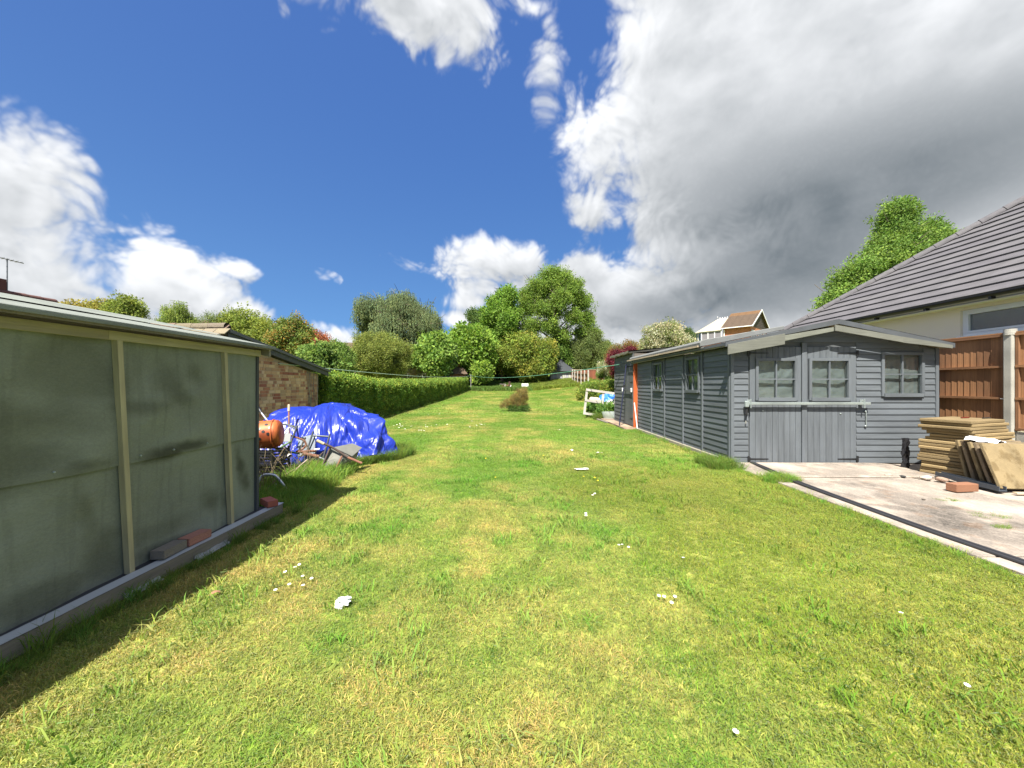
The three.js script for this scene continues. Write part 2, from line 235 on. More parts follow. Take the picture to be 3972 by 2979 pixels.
// ---------------------------------------------------------------- the felt-clad shed at the near side
{
  const r = rng(21), X = -2.716, shed = thing('felt_shed', 'low shed clad in stained green mineral felt with pale timber battens', 'shed');
  // stains: algae and damp that have soaked the felt, with grain and outlines of their own
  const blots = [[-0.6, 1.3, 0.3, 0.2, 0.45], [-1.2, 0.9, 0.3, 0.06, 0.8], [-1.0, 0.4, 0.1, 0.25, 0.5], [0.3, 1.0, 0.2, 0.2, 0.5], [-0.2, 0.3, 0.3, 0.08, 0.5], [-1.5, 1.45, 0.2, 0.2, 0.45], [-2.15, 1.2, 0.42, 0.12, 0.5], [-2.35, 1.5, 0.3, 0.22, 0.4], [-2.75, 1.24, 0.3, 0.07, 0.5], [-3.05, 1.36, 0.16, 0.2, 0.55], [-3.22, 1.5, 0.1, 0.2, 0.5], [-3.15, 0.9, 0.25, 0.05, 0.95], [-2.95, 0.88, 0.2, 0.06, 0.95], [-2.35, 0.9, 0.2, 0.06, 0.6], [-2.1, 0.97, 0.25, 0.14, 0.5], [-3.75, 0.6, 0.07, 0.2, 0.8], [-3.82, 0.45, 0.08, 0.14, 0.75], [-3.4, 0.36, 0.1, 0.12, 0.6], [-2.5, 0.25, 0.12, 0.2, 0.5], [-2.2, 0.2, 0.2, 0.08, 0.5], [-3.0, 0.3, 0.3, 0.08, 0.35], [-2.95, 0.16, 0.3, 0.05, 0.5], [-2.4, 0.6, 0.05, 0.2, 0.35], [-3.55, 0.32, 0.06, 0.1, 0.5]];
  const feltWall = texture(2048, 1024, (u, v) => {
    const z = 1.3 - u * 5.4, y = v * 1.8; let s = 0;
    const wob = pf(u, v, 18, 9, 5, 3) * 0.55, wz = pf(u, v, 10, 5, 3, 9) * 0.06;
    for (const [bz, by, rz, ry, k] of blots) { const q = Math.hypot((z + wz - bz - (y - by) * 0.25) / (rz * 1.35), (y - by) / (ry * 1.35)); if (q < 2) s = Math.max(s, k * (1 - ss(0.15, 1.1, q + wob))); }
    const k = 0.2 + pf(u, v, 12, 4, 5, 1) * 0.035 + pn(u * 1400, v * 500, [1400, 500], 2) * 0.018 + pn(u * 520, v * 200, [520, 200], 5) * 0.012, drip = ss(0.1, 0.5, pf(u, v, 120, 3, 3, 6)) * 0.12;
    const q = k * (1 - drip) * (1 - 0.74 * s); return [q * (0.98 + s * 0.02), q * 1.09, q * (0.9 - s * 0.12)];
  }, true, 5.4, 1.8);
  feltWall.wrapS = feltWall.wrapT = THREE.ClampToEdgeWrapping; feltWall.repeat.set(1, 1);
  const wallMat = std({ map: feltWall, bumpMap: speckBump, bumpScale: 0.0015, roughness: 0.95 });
  const bulge = (z, y) => { const t = fbm(z * 1.9 + 3, y * 2.2, 4, 3) * 0.05 + 0.018 * Math.sin(z * 3.1 + y * 4.2 + fbm(z, y, 7, 2) * 4); let pin = 1; for (const b of [2.61, 3.55, 1.64, 0.61]) pin = Math.min(pin, 0.12 + Math.abs(-z - b) / 0.22); return Math.max(-0.004, t * 0.8 * pin + 0.008); };
  // sheets of felt, each lapped over the one below at y = 0.86
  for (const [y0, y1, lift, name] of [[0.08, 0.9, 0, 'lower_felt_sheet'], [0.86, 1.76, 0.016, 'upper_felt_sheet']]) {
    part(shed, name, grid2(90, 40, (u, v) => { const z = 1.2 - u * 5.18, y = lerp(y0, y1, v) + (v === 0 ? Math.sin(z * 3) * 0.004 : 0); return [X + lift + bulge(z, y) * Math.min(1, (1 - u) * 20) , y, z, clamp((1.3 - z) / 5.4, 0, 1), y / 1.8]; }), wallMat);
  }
  for (const z of [-2.72, -2.98, -3.3, -2.2, -1.9]) part(shed, 'nail_head', new THREE.SphereGeometry(0.008, 8, 5), M.galv, [X + 0.04 + bulge(z, 0.9), 0.9, z]);
  part(shed, 'wall', box(2.2, 1.66, 5.17), M.hidden, [X - 1.14, 0.93, -1.385]);
  part(shed, 'end_wall', box(2.2, 1.7, 0.02), M.felt, [X - 1.12, 0.94, -3.99]);
  const lean = [[2.569, 2.654], [3.504, 3.593], [1.62, 1.66], [0.6, 0.62]];
  for (const [top, foot] of lean) bar(shed, 'batten', [X + 0.04, 0.085, -foot], [X + 0.04, 1.7, -top], 0.04, 0.036, pick(M.treated, r));
  part(shed, 'corner_batten', box(0.03, 1.66, 0.035), M.feltDark, [X + 0.012, 0.93, -3.985]);
  bar(shed, 'fascia', [X + 0.045, 1.728, -3.985], [X + 0.045, 1.728, -2.5], 0.03, 0.06, M.treated[1]);
  bar(shed, 'fascia', [X + 0.048, 1.726, -2.495], [X + 0.048, 1.722, 1.2], 0.03, 0.06, M.treated[2]);
  part(shed, 'wall_plate', box(0.05, 0.13, 5.2), M.oldwood[3], [X - 0.02, 1.745, -1.4]);
  // roof boards, and two lapped felt sheets over them
  const y = (x) => 1.8 + (-2.6 - x) * 0.212;
  part(shed, 'roof_boards', prism([[-2.565, 1.785], [-3.9, 2.06], [-5.1, 1.8], [-5.1, 1.78], [-3.9, 2.035], [-2.565, 1.765]], -4.03, 1.25), M.oldwood[0]);
  part(shed, 'roof_felt', grid2(14, 60, (u, v) => { const x = lerp(-2.552, -3.2, u), z = lerp(-4.06, 1.25, v); return [x, y(x) + 0.012 + fbm(z * 1.2, x * 3, 1, 2) * 0.008, z, x, z]; }), M.felt);
  part(shed, 'roof_felt', grid2(18, 60, (u, v) => { const x = lerp(-3.12, -3.93, u), z = lerp(-4.055, 1.25, v); return [x, y(x) + 0.024 + fbm(z * 1.2, x * 3, 5, 2) * 0.008 + (u === 0 ? -0.004 : 0), z, x, z]; }), M.felt);
  part(shed, 'roof_felt', grid2(4, 8, (u, v) => { const x = lerp(-3.9, -5.12, u), z = lerp(-4.05, 1.25, v); return [x, 2.075 - (-3.9 - x) * 0.212 + 0.01, z, x, z]; }), M.felt);
  part(shed, 'felt_edge', grid2(60, 3, (u, v) => { const z = lerp(-4.06, 1.25, u); return [-2.552 + Math.sin(v * 2) * 0.004, 1.806 - v * 0.028 + fbm(z * 2, 3, 1, 2) * 0.01 * v, z, z, v * 0.04]; }), M.felt);
  part(shed, 'verge_board', prism([[-2.6, 1.775], [-3.9, 2.06], [-5.1, 1.8], [-5.1, 1.71], [-3.9, 1.97], [-2.6, 1.7]], -4.055, -4.03), M.oldwood[1]);
  // the plinth: a timber beam with a grey plastic strip lapped over it
  const plinth = thing('timber_plinth', 'weathered timber beam with grey plastic strip at the foot of the felt shed', 'beam');
  part(plinth, 'beam', slab(0.1, 0.105, 5.6, 0.008), M.oldwood[2], [-2.62, 0.05, -1.42]);
  part(plinth, 'plastic_strip', grid2(3, 120, (u, v) => { const z = lerp(-4.23, 1.3, v), w = fbm(z * 3, u * 2, 2, 3) * 0.006; return [lerp(-2.655, -2.566, u), 0.108 + w + Math.abs(fbm(z * 9, u, 6, 2)) * 0.004, z, u, z]; }), plain(0.42, 0.45, 0.47, 0.5));
  part(plinth, 'damp_sheet', grid2(3, 60, (u, v) => { const z = lerp(-4.1, 1.3, v); return [lerp(-2.74, -2.65, u), 0.104 - u * 0.002 + fbm(z * 4, u, 9, 2) * 0.005, z]; }), plain(0.035, 0.036, 0.045, 0.6));
  const scrap = (z0, z1, s) => part(plinth, 'torn_plastic', grid2(4, 40, (u, v) => { const z = lerp(z0, z1, v), n = fbm(z * 7, u * 3, s, 3); return [-2.566 + u * 0.035 + n * 0.04, Math.max(0.004, 0.035 - u * 0.03 + n * 0.05), z]; }), plain(0.3, 0.31, 0.3, 0.6));
  scrap(-2.75, -2.5, 3); scrap(-3.4, -3.05, 5);
}
const brickMat = (r, g, b) => std({ color: C(r, g, b), map: mottle, bumpMap: speckBump, bumpScale: 0.004, roughness: 0.95 });
const looseBrick = slab(0.102, 0.065, 0.215, 0.005);
for (const [x, z, turn, mat, label] of [[-2.655, -2.93, 0.06, brickMat(0.19, 0.17, 0.145), 'grey brown loose brick on the felt shed plinth'], [-2.65, -3.16, -0.03, brickMat(0.36, 0.17, 0.13), 'pink red loose brick on the plinth beside the grey brick'], [-2.66, -4.12, 0.9, brickMat(0.34, 0.1, 0.07), 'dark red loose brick at the far end of the plinth']]) {
  const b = tag(part(scene, 'brick', looseBrick, mat, [x, 0.147, z], [0, turn, 0]), label, 'brick', 'bricks on the plinth');
}

// ---------------------------------------------------------------- brick garage and clothes line
{
  const r = rng(33), X = -5.77, g = thing('brick_garage', 'low brick garage with mossy tiled ridge and black sloping bargeboard', 'garage');
  const top = (z) => 2.13 - (-8.6 - z) * 0.163;   // underside of the verge along the wall
  const mortar = std({ color: C(0.56, 0.42, 0.28), map: mottle, roughness: 1 });
  const wall = part(g, 'wall', quadGeo([[[X, 0, -6.7], [X, 0, -7.47], [X, 2.43, -7.47], [X, 1.88, -6.7]], [[X, 0, -7.47], [X, 0, -11.12], [X, 1.71, -11.12], [X, 2.31, -7.47]]]), mortar);
  wall.material.side = THREE.DoubleSide;
  part(g, 'wall_return', box(3.4, 1.72, 0.02), mortar, [X - 1.71, 0.86, -11.12]);
  part(g, 'wall_return', box(3.4, 1.88, 0.02), mortar, [X - 1.71, 0.94, -6.71]);
  const toneValues = [[0.56, 0.36, 0.2], [0.6, 0.4, 0.22], [0.5, 0.3, 0.16], [0.52, 0.32, 0.18], [0.42, 0.19, 0.11], [0.32, 0.12, 0.08], [0.44, 0.3, 0.18], [0.66, 0.47, 0.27], [0.62, 0.44, 0.28], [0.36, 0.19, 0.12]], tones = toneValues.map((c) => brickMat(...c));
  const cut = {}; const brickGeo = (w) => cut[w] ??= slab(0.03, 0.064, w, 0.003);
  let n = 0; const rest = [], toned = (g, i) => { const c = toneValues[i], a = new Float32Array(g.attributes.position.count * 3); for (let k = 0; k < a.length; k++) a[k] = c[k % 3]; return g.setAttribute('color', new THREE.BufferAttribute(a, 3)); };
  for (let row = 29; row > 4; row--) {
    const y = 0.04 + row * 0.0752;
    let z = -8.02 - (row % 2) * 0.06 - r() * 0.05;
    while (z > -11.02) {
      const w = r() < 0.5 ? 0.213 : r() < 0.6 ? 0.102 : 0.06, e = Math.max(z - w, -11.1), L = Math.round((z - e) * 100) / 100, pickTone = Math.floor(Math.pow(r(), 1.2) * tones.length), tone = tones[pickTone];
      if (y + 0.04 < top(z - w / 2) && L > 0.03) { const at = [X - 0.006 + r() * 0.003, y, z - L / 2]; if (n < 298) part(wall, 'brick', brickGeo(L), tone, at); else rest.push(toned(brickGeo(L).clone().translate(...at), pickTone)); n++; }
      z -= w + 0.011;
    }
  }
  // the courses that stand behind the felt shed and the scrap
  for (let row = 0; row < 31; row++) {
    const y = 0.04 + row * 0.0752, i = () => Math.floor(Math.pow(r(), 1.2) * tones.length);
    for (let z = -6.72 - (row % 2) * 0.1; z > -8.0; z -= 0.224) { const w = Math.min(0.21, z + 8.01); if (w > 0.03 && y + 0.04 < (z > -7.47 ? 1.84 + (-6.7 - z) * 0.7 : top(z))) rest.push(toned(brickGeo(Math.round(w * 100) / 100).clone().translate(X - 0.005, y, z - w / 2), i())); }
    if (y < 1.84) for (let x = X - 0.02 - (row % 2) * 0.11; x > X - 3.3; x -= 0.224) rest.push(toned(brickGeo(0.21).clone().rotateY(Math.PI / 2).translate(x - 0.105, y, -6.702), i()));
  }
  part(wall, 'other_brickwork', mergeGeometries(rest), std({ color: C(1, 1, 1), vertexColors: true, map: mottle, bumpMap: speckBump, bumpScale: 0.004, roughness: 0.95 })).userData.kind = 'stuff';
  // far slope: felt on boards with black fascia; near slope: old tiles
  part(g, 'felt_roof', prism([[7.47, 2.515], [11.6, 1.85], [11.6, 1.8], [7.47, 2.45]], 0, 3.6).rotateY(Math.PI / 2).translate(X + 0.14 - 3.6, 0, 0), M.feltDark);
  part(g, 'bargeboard', prism([[7.5, 2.44], [11.5, 1.8], [11.5, 1.67], [7.5, 2.32]], 0, 0.03).rotateY(Math.PI / 2).translate(X + 0.1, 0, 0), plain(0.06, 0.065, 0.07, 0.6));
  part(g, 'bargeboard', prism([[7.5, 2.5], [11.56, 1.842], [11.56, 1.785], [7.5, 2.435]], 0, 0.03).rotateY(Math.PI / 2).translate(X + 0.14, 0, 0), plain(0.1, 0.105, 0.11, 0.6));
  part(g, 'gable', prism([[6.72, 1.95], [7.47, 2.5], [7.6, 2.45], [7.6, 1.95]], 0, 0.02).rotateY(Math.PI / 2).translate(X - 0.03, 0, 0), brickMat(0.36, 0.2, 0.13));
  const tiles = variants(5, (i) => std({ color: C(0.2 + i * 0.012, 0.165 + (i % 3) * 0.012, 0.125), map: mottle, bumpMap: speckBump, bumpScale: 0.01, roughness: 1 }));
  const roof = sub(g, 'tiled_roof');
  const tg = slab(0.24, 0.022, 0.2, 0.006);
  for (let c = 0; c < 7; c++) for (let k = 0; k < 12; k++) { const s = 0.06 + c * 0.15; part(roof, 'roof_tile', tg, pick(tiles, r), [X + 0.05 - k * 0.25 + (c % 2) * 0.1, 2.54 - s * 0.59 + r() * 0.012, -7.47 + s * 0.81], [0.63 + r() * 0.05, (r() - 0.5) * 0.05, (r() - 0.5) * 0.05]); }
  for (let k = 0; k < 7; k++) part(roof, 'ridge_tile', new THREE.CylinderGeometry(0.1, 0.105, 0.32, 10, 1, true, 0, Math.PI), tiles[k % 5], [X - 0.02 - k * 0.32, 2.5 + r() * 0.012, -7.47], [0, 0, Math.PI / 2]);
  // bare ivy stems clinging to the wall
  for (let k = 0; k < 16; k++) { const z = -10.45 - r() * 0.6; const pts = []; let a = z; for (let i = 0; i < 6; i++) { pts.push([X + 0.035, 0.5 + i * 0.26 + r() * 0.05, a]); a += (r() - 0.45) * 0.12; } rod(g, 'ivy_stem', pts, 0.004 + r() * 0.005, M.oldwood[k % 4], 18, 0.5); }
  for (const [z, y0, y1] of [[-8.42, 1.9, 1.72]]) rod(g, 'cable', [[X + 0.025, y0, z], [X + 0.03, (y0 + y1) / 2, z + 0.02], [X + 0.025, y1, z]], 0.006, M.white);
}
{
  const post = thing('line_post', 'thin pale post holding the washing line at the far hedge end', 'post', [-5.55, ground(-5.55, -46.2), -46.2]);
  rod(post, 'pole', [[0, -0.1, 0], [0, 1.95, 0]], 0.04, M.concretePost);
  const line = std({ color: C(0.42, 0.56, 0.42), roughness: 0.6 });
  const sag = (a, b, s) => Array.from({ length: 13 }, (_, i) => { const t = i / 12; return [lerp(a[0], b[0], t), lerp(a[1], b[1], t) - s * 4 * t * (1 - t), lerp(a[2], b[2], t)]; });
  const la = thing('washing_line', 'pale green washing line from the brick garage to the far post', 'washing line');
  part(la, 'cord', tubeGeo(sag([-5.72, 1.92, -9.2], [-5.55, ground(-5.55, -46.2) + 1.8, -46.2], 0.25), 0.011, 40, 6), line);
  const lb = thing('washing_line', 'dark green washing line from the far post to the lean-to corner', 'washing line');
  part(lb, 'cord', tubeGeo(sag([-5.55, ground(-5.55, -46.2) + 1.8, -46.2], [3.62, 2.13, -13.6], 0.35), 0.014, 40, 6), std({ color: C(0.1, 0.26, 0.17), roughness: 0.6 }));
}

// ---------------------------------------------------------------- the grey weatherboarded shed
// One weatherboard: its lower edge stands proud of the board below.
const boardGeos = {};
function weatherboard(L, h = 0.107, t1 = 0.021, t2 = 0.006) {
  const k = [L.toFixed(2), h, t1].join();
  return boardGeos[k] ??= (() => { const a = -L / 2, b = L / 2; return quadGeo([[[a, 0, t1], [b, 0, t1], [b, h, t2], [a, h, t2]], [[a, 0, 0], [b, 0, 0], [b, 0, t1], [a, 0, t1]], [[b, 0, t1], [b, 0, 0], [b, h, 0], [b, h, t2]], [[a, 0, 0], [a, 0, t1], [a, h, t2], [a, h, 0]]]); })();
}
// Boards over a wall in its own axes: x along it, y up, z outwards. openings: [x0, x1, y0, y1].
function cladding(wall, x0, x1, y0, rows, pitch, openings, mats, r, top = () => 9) {
  for (let k = 0; k < rows; k++) {
    const y = y0 + k * pitch; let spans = [[x0, x1]];
    for (const [a, b, c, d] of openings) if (d > y + 0.02 && c < y + pitch - 0.02) spans = spans.flatMap(([s, e]) => [[s, Math.min(e, a)], [Math.max(s, b), e]].filter(([p, q]) => q - p > 0.03));
    for (let [s, e] of spans) {
      while (e - s > 0.03 && top(s) < y + pitch * 0.5) s += 0.03;
      while (e - s > 0.03 && top(e) < y + pitch * 0.5) e -= 0.03;
      if (e - s <= 0.05) continue;
      const h = Math.min(pitch, 0.107 / 0.107 * pitch);
      part(wall, 'weatherboard', weatherboard(Math.round((e - s) * 100) / 100, h), pick(mats, r), [(s + e) / 2, y, 0], [0, 0, (r() - 0.5) * 0.0016]);
    }
  }
}
// Crumpled clear plastic sheet hung behind a window.
const film = phys({ color: C(0.15, 0.162, 0.165), roughness: 0.45, transmission: 0.2, thickness: 0, clearcoat: 0.3, clearcoatRoughness: 0.3 });
const filmGeo = (w, h, s) => grid2(26, 26, (u, v) => { const n = fbm(u * 5 + s, v * 5, s, 4), c = Math.abs(fbm(u * 9, v * 7 + s, 3 + s, 3)); return [(u - 0.5) * w, (v - 0.5) * h, n * 0.03 + c * 0.02]; });
// A four-pane casement in its own axes (x, y from its lower corner, z outwards).
function casement(win, w, h, mats, r, { fr = 0.048, bars = 0.02, cols = 2, rows = 2, seed = 1, filmed = true, proud = 0.028 } = {}) {
  const f = (n, a, b, c, d, z) => part(win, n, box(b - a, d - c, z), pick(mats, r), [(a + b) / 2, (c + d) / 2, z / 2]);
  f('frame', 0, fr, 0, h, proud + 0.012); f('frame', w - fr, w, 0, h, proud + 0.012); f('frame', fr, w - fr, h - fr, h, proud + 0.01); f('sill', fr - 0.012, w - fr + 0.012, -0.012, fr, proud + 0.03);
  for (let i = 1; i < cols; i++) { const x = fr + (w - 2 * fr) * i / cols; f('glazing_bar', x - bars / 2, x + bars / 2, fr, h - fr, proud); }
  for (let j = 1; j < rows; j++) { const y = fr + (h - 2 * fr) * j / rows; f('glazing_bar', fr, w - fr, y - bars / 2, y + bars / 2, proud + 0.002); }
  for (let i = 0; i < cols; i++) for (let j = 0; j < rows; j++) { const pw = (w - 2 * fr) / cols, ph = (h - 2 * fr) / rows; part(win, 'pane', box(pw - 0.004, ph - 0.004, 0.003), M.glass, [fr + pw * (i + 0.5), fr + ph * (j + 0.5), 0.006], [(r() - 0.5) * 0.02, (r() - 0.5) * 0.02, 0]); }
  if (filmed) part(win, 'plastic_film', filmGeo(w - 2 * fr + 0.16, h - 2 * fr + 0.16, seed), film, [w / 2, h / 2, -0.055]);
}
// A tapering strap hinge, pointing along +x from its pin.
const strapHinge = () => mergeGeometries([prism([[0, -0.012], [0.34, -0.006], [0.345, 0], [0.34, 0.006], [0, 0.012]], 0, 0.006), new THREE.BoxGeometry(0.035, 0.11, 0.008).toNonIndexed().translate(-0.025, 0, 0.004), new THREE.CylinderGeometry(0.007, 0.007, 0.06, 8).toNonIndexed().translate(0, 0, 0.008)]);
{
  const r = rng(51), X0 = 3.79, X1 = 7.43, ZF = -6.8, ZB = -12.02, AP = 5.52;
  const roofY = (x) => 2.43 - 0.202 * Math.abs(x - AP);   // underside of the roof
  const shed = thing('grey_shed', 'large blue grey weatherboarded shed with double doors and shallow gable', 'shed');
  // carcass
  const PITCH = 0.1066;
  const frontShape = new THREE.Shape([[X0, 0.02], [X1, 0.02], [X1, roofY(X1)], [AP, roofY(AP)], [X0, roofY(X0)]].map(([x, y]) => new THREE.Vector2(x, y)));
  for (const [a, b, c, d] of [[4.25, 4.9, 1.18, 1.83], [5.19, 5.83, 1.18, 1.83], [6.48, 7.14, 1.26, 1.93]]) frontShape.holes.push(new THREE.Path([[a, c], [a, d], [b, d], [b, c]].map(([x, y]) => new THREE.Vector2(x, y))));
  const front = part(shed, 'front_wall', new THREE.ExtrudeGeometry(frontShape, { depth: 0.03, bevelEnabled: false }), M.greyDark[0], [0, 0, ZF - 0.03]);
  const fw = sub(shed, 'front_cladding', [0, 0, ZF]);
  cladding(fw, X0 + 0.03, X1 - 0.03, 0.03, 23, PITCH, [[4.085, 5.995, 0, 2.095], [6.43, 7.183, 1.206, 1.98]], M.grey, r, roofY);
  const sideShape = new THREE.Shape([[ZB, 0.03], [ZF, 0.03], [ZF, 2.08], [ZB, 2.08]].map(([x, y]) => new THREE.Vector2(x, y)));
  const wins = [[-10.62, -9.94], [-8.58, -7.93]];
  for (const [a, b] of wins) sideShape.holes.push(new THREE.Path([[a + 0.05, 1.31], [a + 0.05, 1.94], [b - 0.05, 1.94], [b - 0.05, 1.31]].map(([x, y]) => new THREE.Vector2(x, y))));
  part(shed, 'side_wall', new THREE.ExtrudeGeometry(sideShape, { depth: 0.03, bevelEnabled: false }), M.greyDark[1], [X0 + 0.03, 0, 0], [0, -Math.PI / 2, 0]);
  const sw = sub(shed, 'side_cladding', [X0, 0, 0], -Math.PI / 2);
  cladding(sw, ZB, ZF - 0.02, 0.045, 19, PITCH, wins.map(([a, b]) => [a, b, 1.25, 2.0]), M.grey, r);
  part(shed, 'back_wall', box(X1 - X0, 2.1, 0.04), M.greyDark[2], [(X0 + X1) / 2, 1.07, ZB]);
  part(shed, 'far_side_wall', box(0.04, 2.05, ZF - ZB - 0.05), M.greyDark[3], [X1 - 0.02, 1.045, (ZF + ZB) / 2]);
  part(shed, 'floor', box(X1 - X0 - 0.1, 0.03, ZF - ZB - 0.1), M.hidden, [(X0 + X1) / 2, 0.04, (ZF + ZB) / 2]);
  // corner strips and battens over the joints of the side panels
  part(shed, 'corner_strip', box(0.055, 2.05, 0.03), M.grey[1], [X0 + 0.012, 1.055, ZF + 0.016]);
  part(shed, 'corner_strip', box(0.03, 2.05, 0.05), M.grey[2], [X0 - 0.016, 1.055, ZF - 0.03]);
  part(shed, 'corner_strip', box(0.055, 2.03, 0.03), M.grey[3], [X1 - 0.016, 1.045, ZF + 0.016]);
  for (const z of [-10.74, -9.8, -8.71, -7.8]) part(shed, 'batten', box(0.034, 2.02, 0.045), pick(M.grey, r), [X0 - 0.026, 1.05, z]);
  // side windows
  wins.forEach(([a, b], i) => { const w = sub(shed, 'window', [X0, 1.25, a], -Math.PI / 2); casement(w, b - a, 0.75, M.grey, r, { cols: 2, rows: 2, bars: 0.018, seed: 5 + i, filmed: true, proud: 0.03 }); });
  const ww = sub(shed, 'window', [6.43, 1.206, ZF]); casement(ww, 0.753, 0.774, M.grey, r, { seed: 2 });
  // doors
  for (const [a, b, hinge, wx] of [[4.1, 5.012, -1, 4.201], [5.02, 5.982, 1, 5.14]]) {
    const door = sub(shed, 'door', [0, 0, ZF]), nB = 9, bw = (b - a) / nB;
    for (let i = 0; i < nB; i++) {
      const x = a + bw * (i + 0.5), inWin = x > wx + 0.02 && x < wx + 0.72, rail = i === 0 || i === nB - 1;
      const seg = inWin ? [[0.02, 1.15], [1.86, 2.075]] : [[0.02, 2.075]];
      for (const [c, d] of seg) part(door, 'door_board', box(bw - 0.006, d - c, 0.02), pick(M.grey, r), [x, (c + d) / 2, 0.018 + r() * 0.002]);
    }
    part(door, 'door_back', box(b - a - 0.01, 1.12, 0.006), M.hidden, [(a + b) / 2, 0.6, 0.003]);
    part(door, 'door_back', box(b - a - 0.01, 0.2, 0.006), M.hidden, [(a + b) / 2, 1.965, 0.003]);
    for (const y of [0.102, 1.966]) { const h = part(door, 'hinge', strapHinge(), M.iron, [hinge < 0 ? a + 0.005 : b - 0.005, y, hinge < 0 ? 0.0335 : 0.0335]); if (hinge > 0) h.rotation.z = Math.PI; h.scale.setScalar(0.95); }
    for (const [x, y] of hinge < 0 ? [[4.33, 0.95]] : [[5.7, 0.9]]) part(door, 'knob', new THREE.SphereGeometry(0.012, 8, 6), M.galv, [x, y, 0.035]);
    const w = sub(shed, 'window', [wx, 1.134, ZF + 0.012]); casement(w, 0.738, 0.743, M.grey, r, { seed: wx * 3 });
  }
  part(shed, 'door_cover_strip', box(0.085, 2.12, 0.018), M.grey[4], [5.055, 1.09, ZF + 0.042]);
  // the security bar with its brackets, padlock and chain
  const lock = sub(shed, 'security_bar', [0, 1.082, ZF]);
  part(lock, 'bar', slab(2.17, 0.046, 0.03, 0.005), M.galv, [5.08, 0, 0.1]);
  for (const x of [4.06, 6.04]) { part(lock, 'bracket', slab(0.06, 0.1, 0.02, 0.004), M.galv, [x, 0.015, 0.07]); part(lock, 'bracket_arm', box(0.03, 0.03, 0.06), M.galv, [x, 0.02, 0.05]); part(lock, 'bolt', new THREE.CylinderGeometry(0.01, 0.01, 0.16, 8), M.galv, [x + 0.01, 0.0, 0.118]); }
  part(lock, 'lock_cover', slab(0.07, 0.11, 0.05, 0.014), M.galv, [4.005, -0.01, 0.105]);
  part(lock, 'padlock', slab(0.045, 0.15, 0.03, 0.012), M.iron, [4.015, -0.13, 0.085], [0, 0, -0.12]);
  rod(lock, 'key_cord', [[4.02, -0.2, 0.07], [4.03, -0.28, 0.05], [4.02, -0.36, 0.05]], 0.004, M.iron);
  part(lock, 'key', slab(0.018, 0.05, 0.006, 0.002), M.chrome, [4.02, -0.33, 0.055]);
  const hook = sub(shed, 'cabin_hook', [6.145, 0.81, ZF + 0.03]);
  part(hook, 'eye_plate', new THREE.SphereGeometry(0.018, 8, 6), M.galv, [0, 0.13, 0]); part(hook, 'eye_plate', new THREE.SphereGeometry(0.02, 8, 6), M.galv, [0, -0.13, 0]); rod(hook, 'rod', [[0, 0.13, 0.012], [0, -0.12, 0.012]], 0.007, M.galv);
  // roof: boards, felt, bargeboards
  const rs = [[3.585, 2.04], [AP, 2.431], [7.5, 2.031], [7.5, 2.108], [AP, 2.532], [3.585, 2.14]];
  part(shed, 'roof_boards', prism([[3.668, 2.074], [AP, 2.447], [7.49, 2.049], [7.49, 2.085], [AP, 2.5], [3.668, 2.119]], -12.18, -6.605), M.treated[0]);
  const fold = (x) => 2.535 - 0.2035 * Math.abs(x - AP);
  for (const [a, b] of [[3.655, AP], [AP, 7.508]]) part(shed, 'roof_felt', grid2(16, 50, (u, v) => { const x = lerp(a, b, u), z = lerp(-6.583, -12.2, v); return [x, fold(x) + fbm(x * 2, z * 1.5, 3, 2) * 0.008 * (v > 0 ? 1 : 0), z, x, z]; }), M.feltDark);
  part(shed, 'front_trim', prism([[3.575, 2.06], [AP, 2.452], [7.51, 2.042], [7.51, 2.121], [AP, 2.533], [3.575, 2.142]], -6.605, -6.58), M.feltDark);
  for (const s of [-1, 1]) part(shed, 'felt_drip_edge', grid2(50, 2, (u, v) => { const z = lerp(-6.585, -12.2, u); return [(s < 0 ? 3.656 : 7.509) + s * 0.003 * v, (s < 0 ? 2.152 : 2.128) - v * 0.055 - fbm(z * 2, 1, 1, 2) * 0.008, z, z, v * 0.05]; }), M.feltDark);
  const barge = (pts, z, mat) => part(shed, 'bargeboard', prism(pts, z, z + 0.02, 0.003), mat);
  barge([[3.607, 1.925], [4.578, 2.098], [4.578, 2.285], [3.607, 2.098]], -6.602 + 0.022, M.barge[0]);
  barge([[4.468, 2.135], [5.43, 2.326], [5.43, 2.395], [4.468, 2.236]], -6.602 + 0.001, M.barge[1]);
  barge([[5.44, 2.33], [6.6, 2.13], [6.6, 2.225], [5.44, 2.432]], -6.602 + 0.022, M.barge[2]);
  barge([[6.6, 2.13], [7.47, 2.03], [7.47, 2.09], [6.6, 2.235]], -6.602 + 0.001, M.barge[0]);
  // the thicker felt laid over the rear part of the near slope, held down by a lath
  const over = [[3.635, 2.165], [3.625, 2.245], [3.66, 2.287], [3.75, 2.313], [5.3, 2.58], [5.3, 2.5], [3.75, 2.18]];
  part(shed, 'lapped_felt', prism(over, -12.4, -7.62, 0.01), M.feltGrey);
  part(shed, 'felt_roll', tubeGeo([[3.68, 2.135, -12.3], [3.684, 2.135, -10], [3.68, 2.13, -7.5]], 0.032, 30, 8), M.feltGrey);
  bar(shed, 'lath', [3.61, 2.195, -12.6], [3.61, 2.175, -7.66], 0.02, 0.036, M.pale[0]);
  // sole plates and the skirting under the side wall
  part(shed, 'sole_plate', box(0.08, 0.07, 5.0), M.oldwood[1], [X0 - 0.05, 0.035, -9.4], [0, 0.006, 0]);
  part(shed, 'bearer', box(3.5, 0.05, 0.07), plain(0.12, 0.045, 0.02, 0.9), [5.66, 0.0, ZF - 0.06]);
}

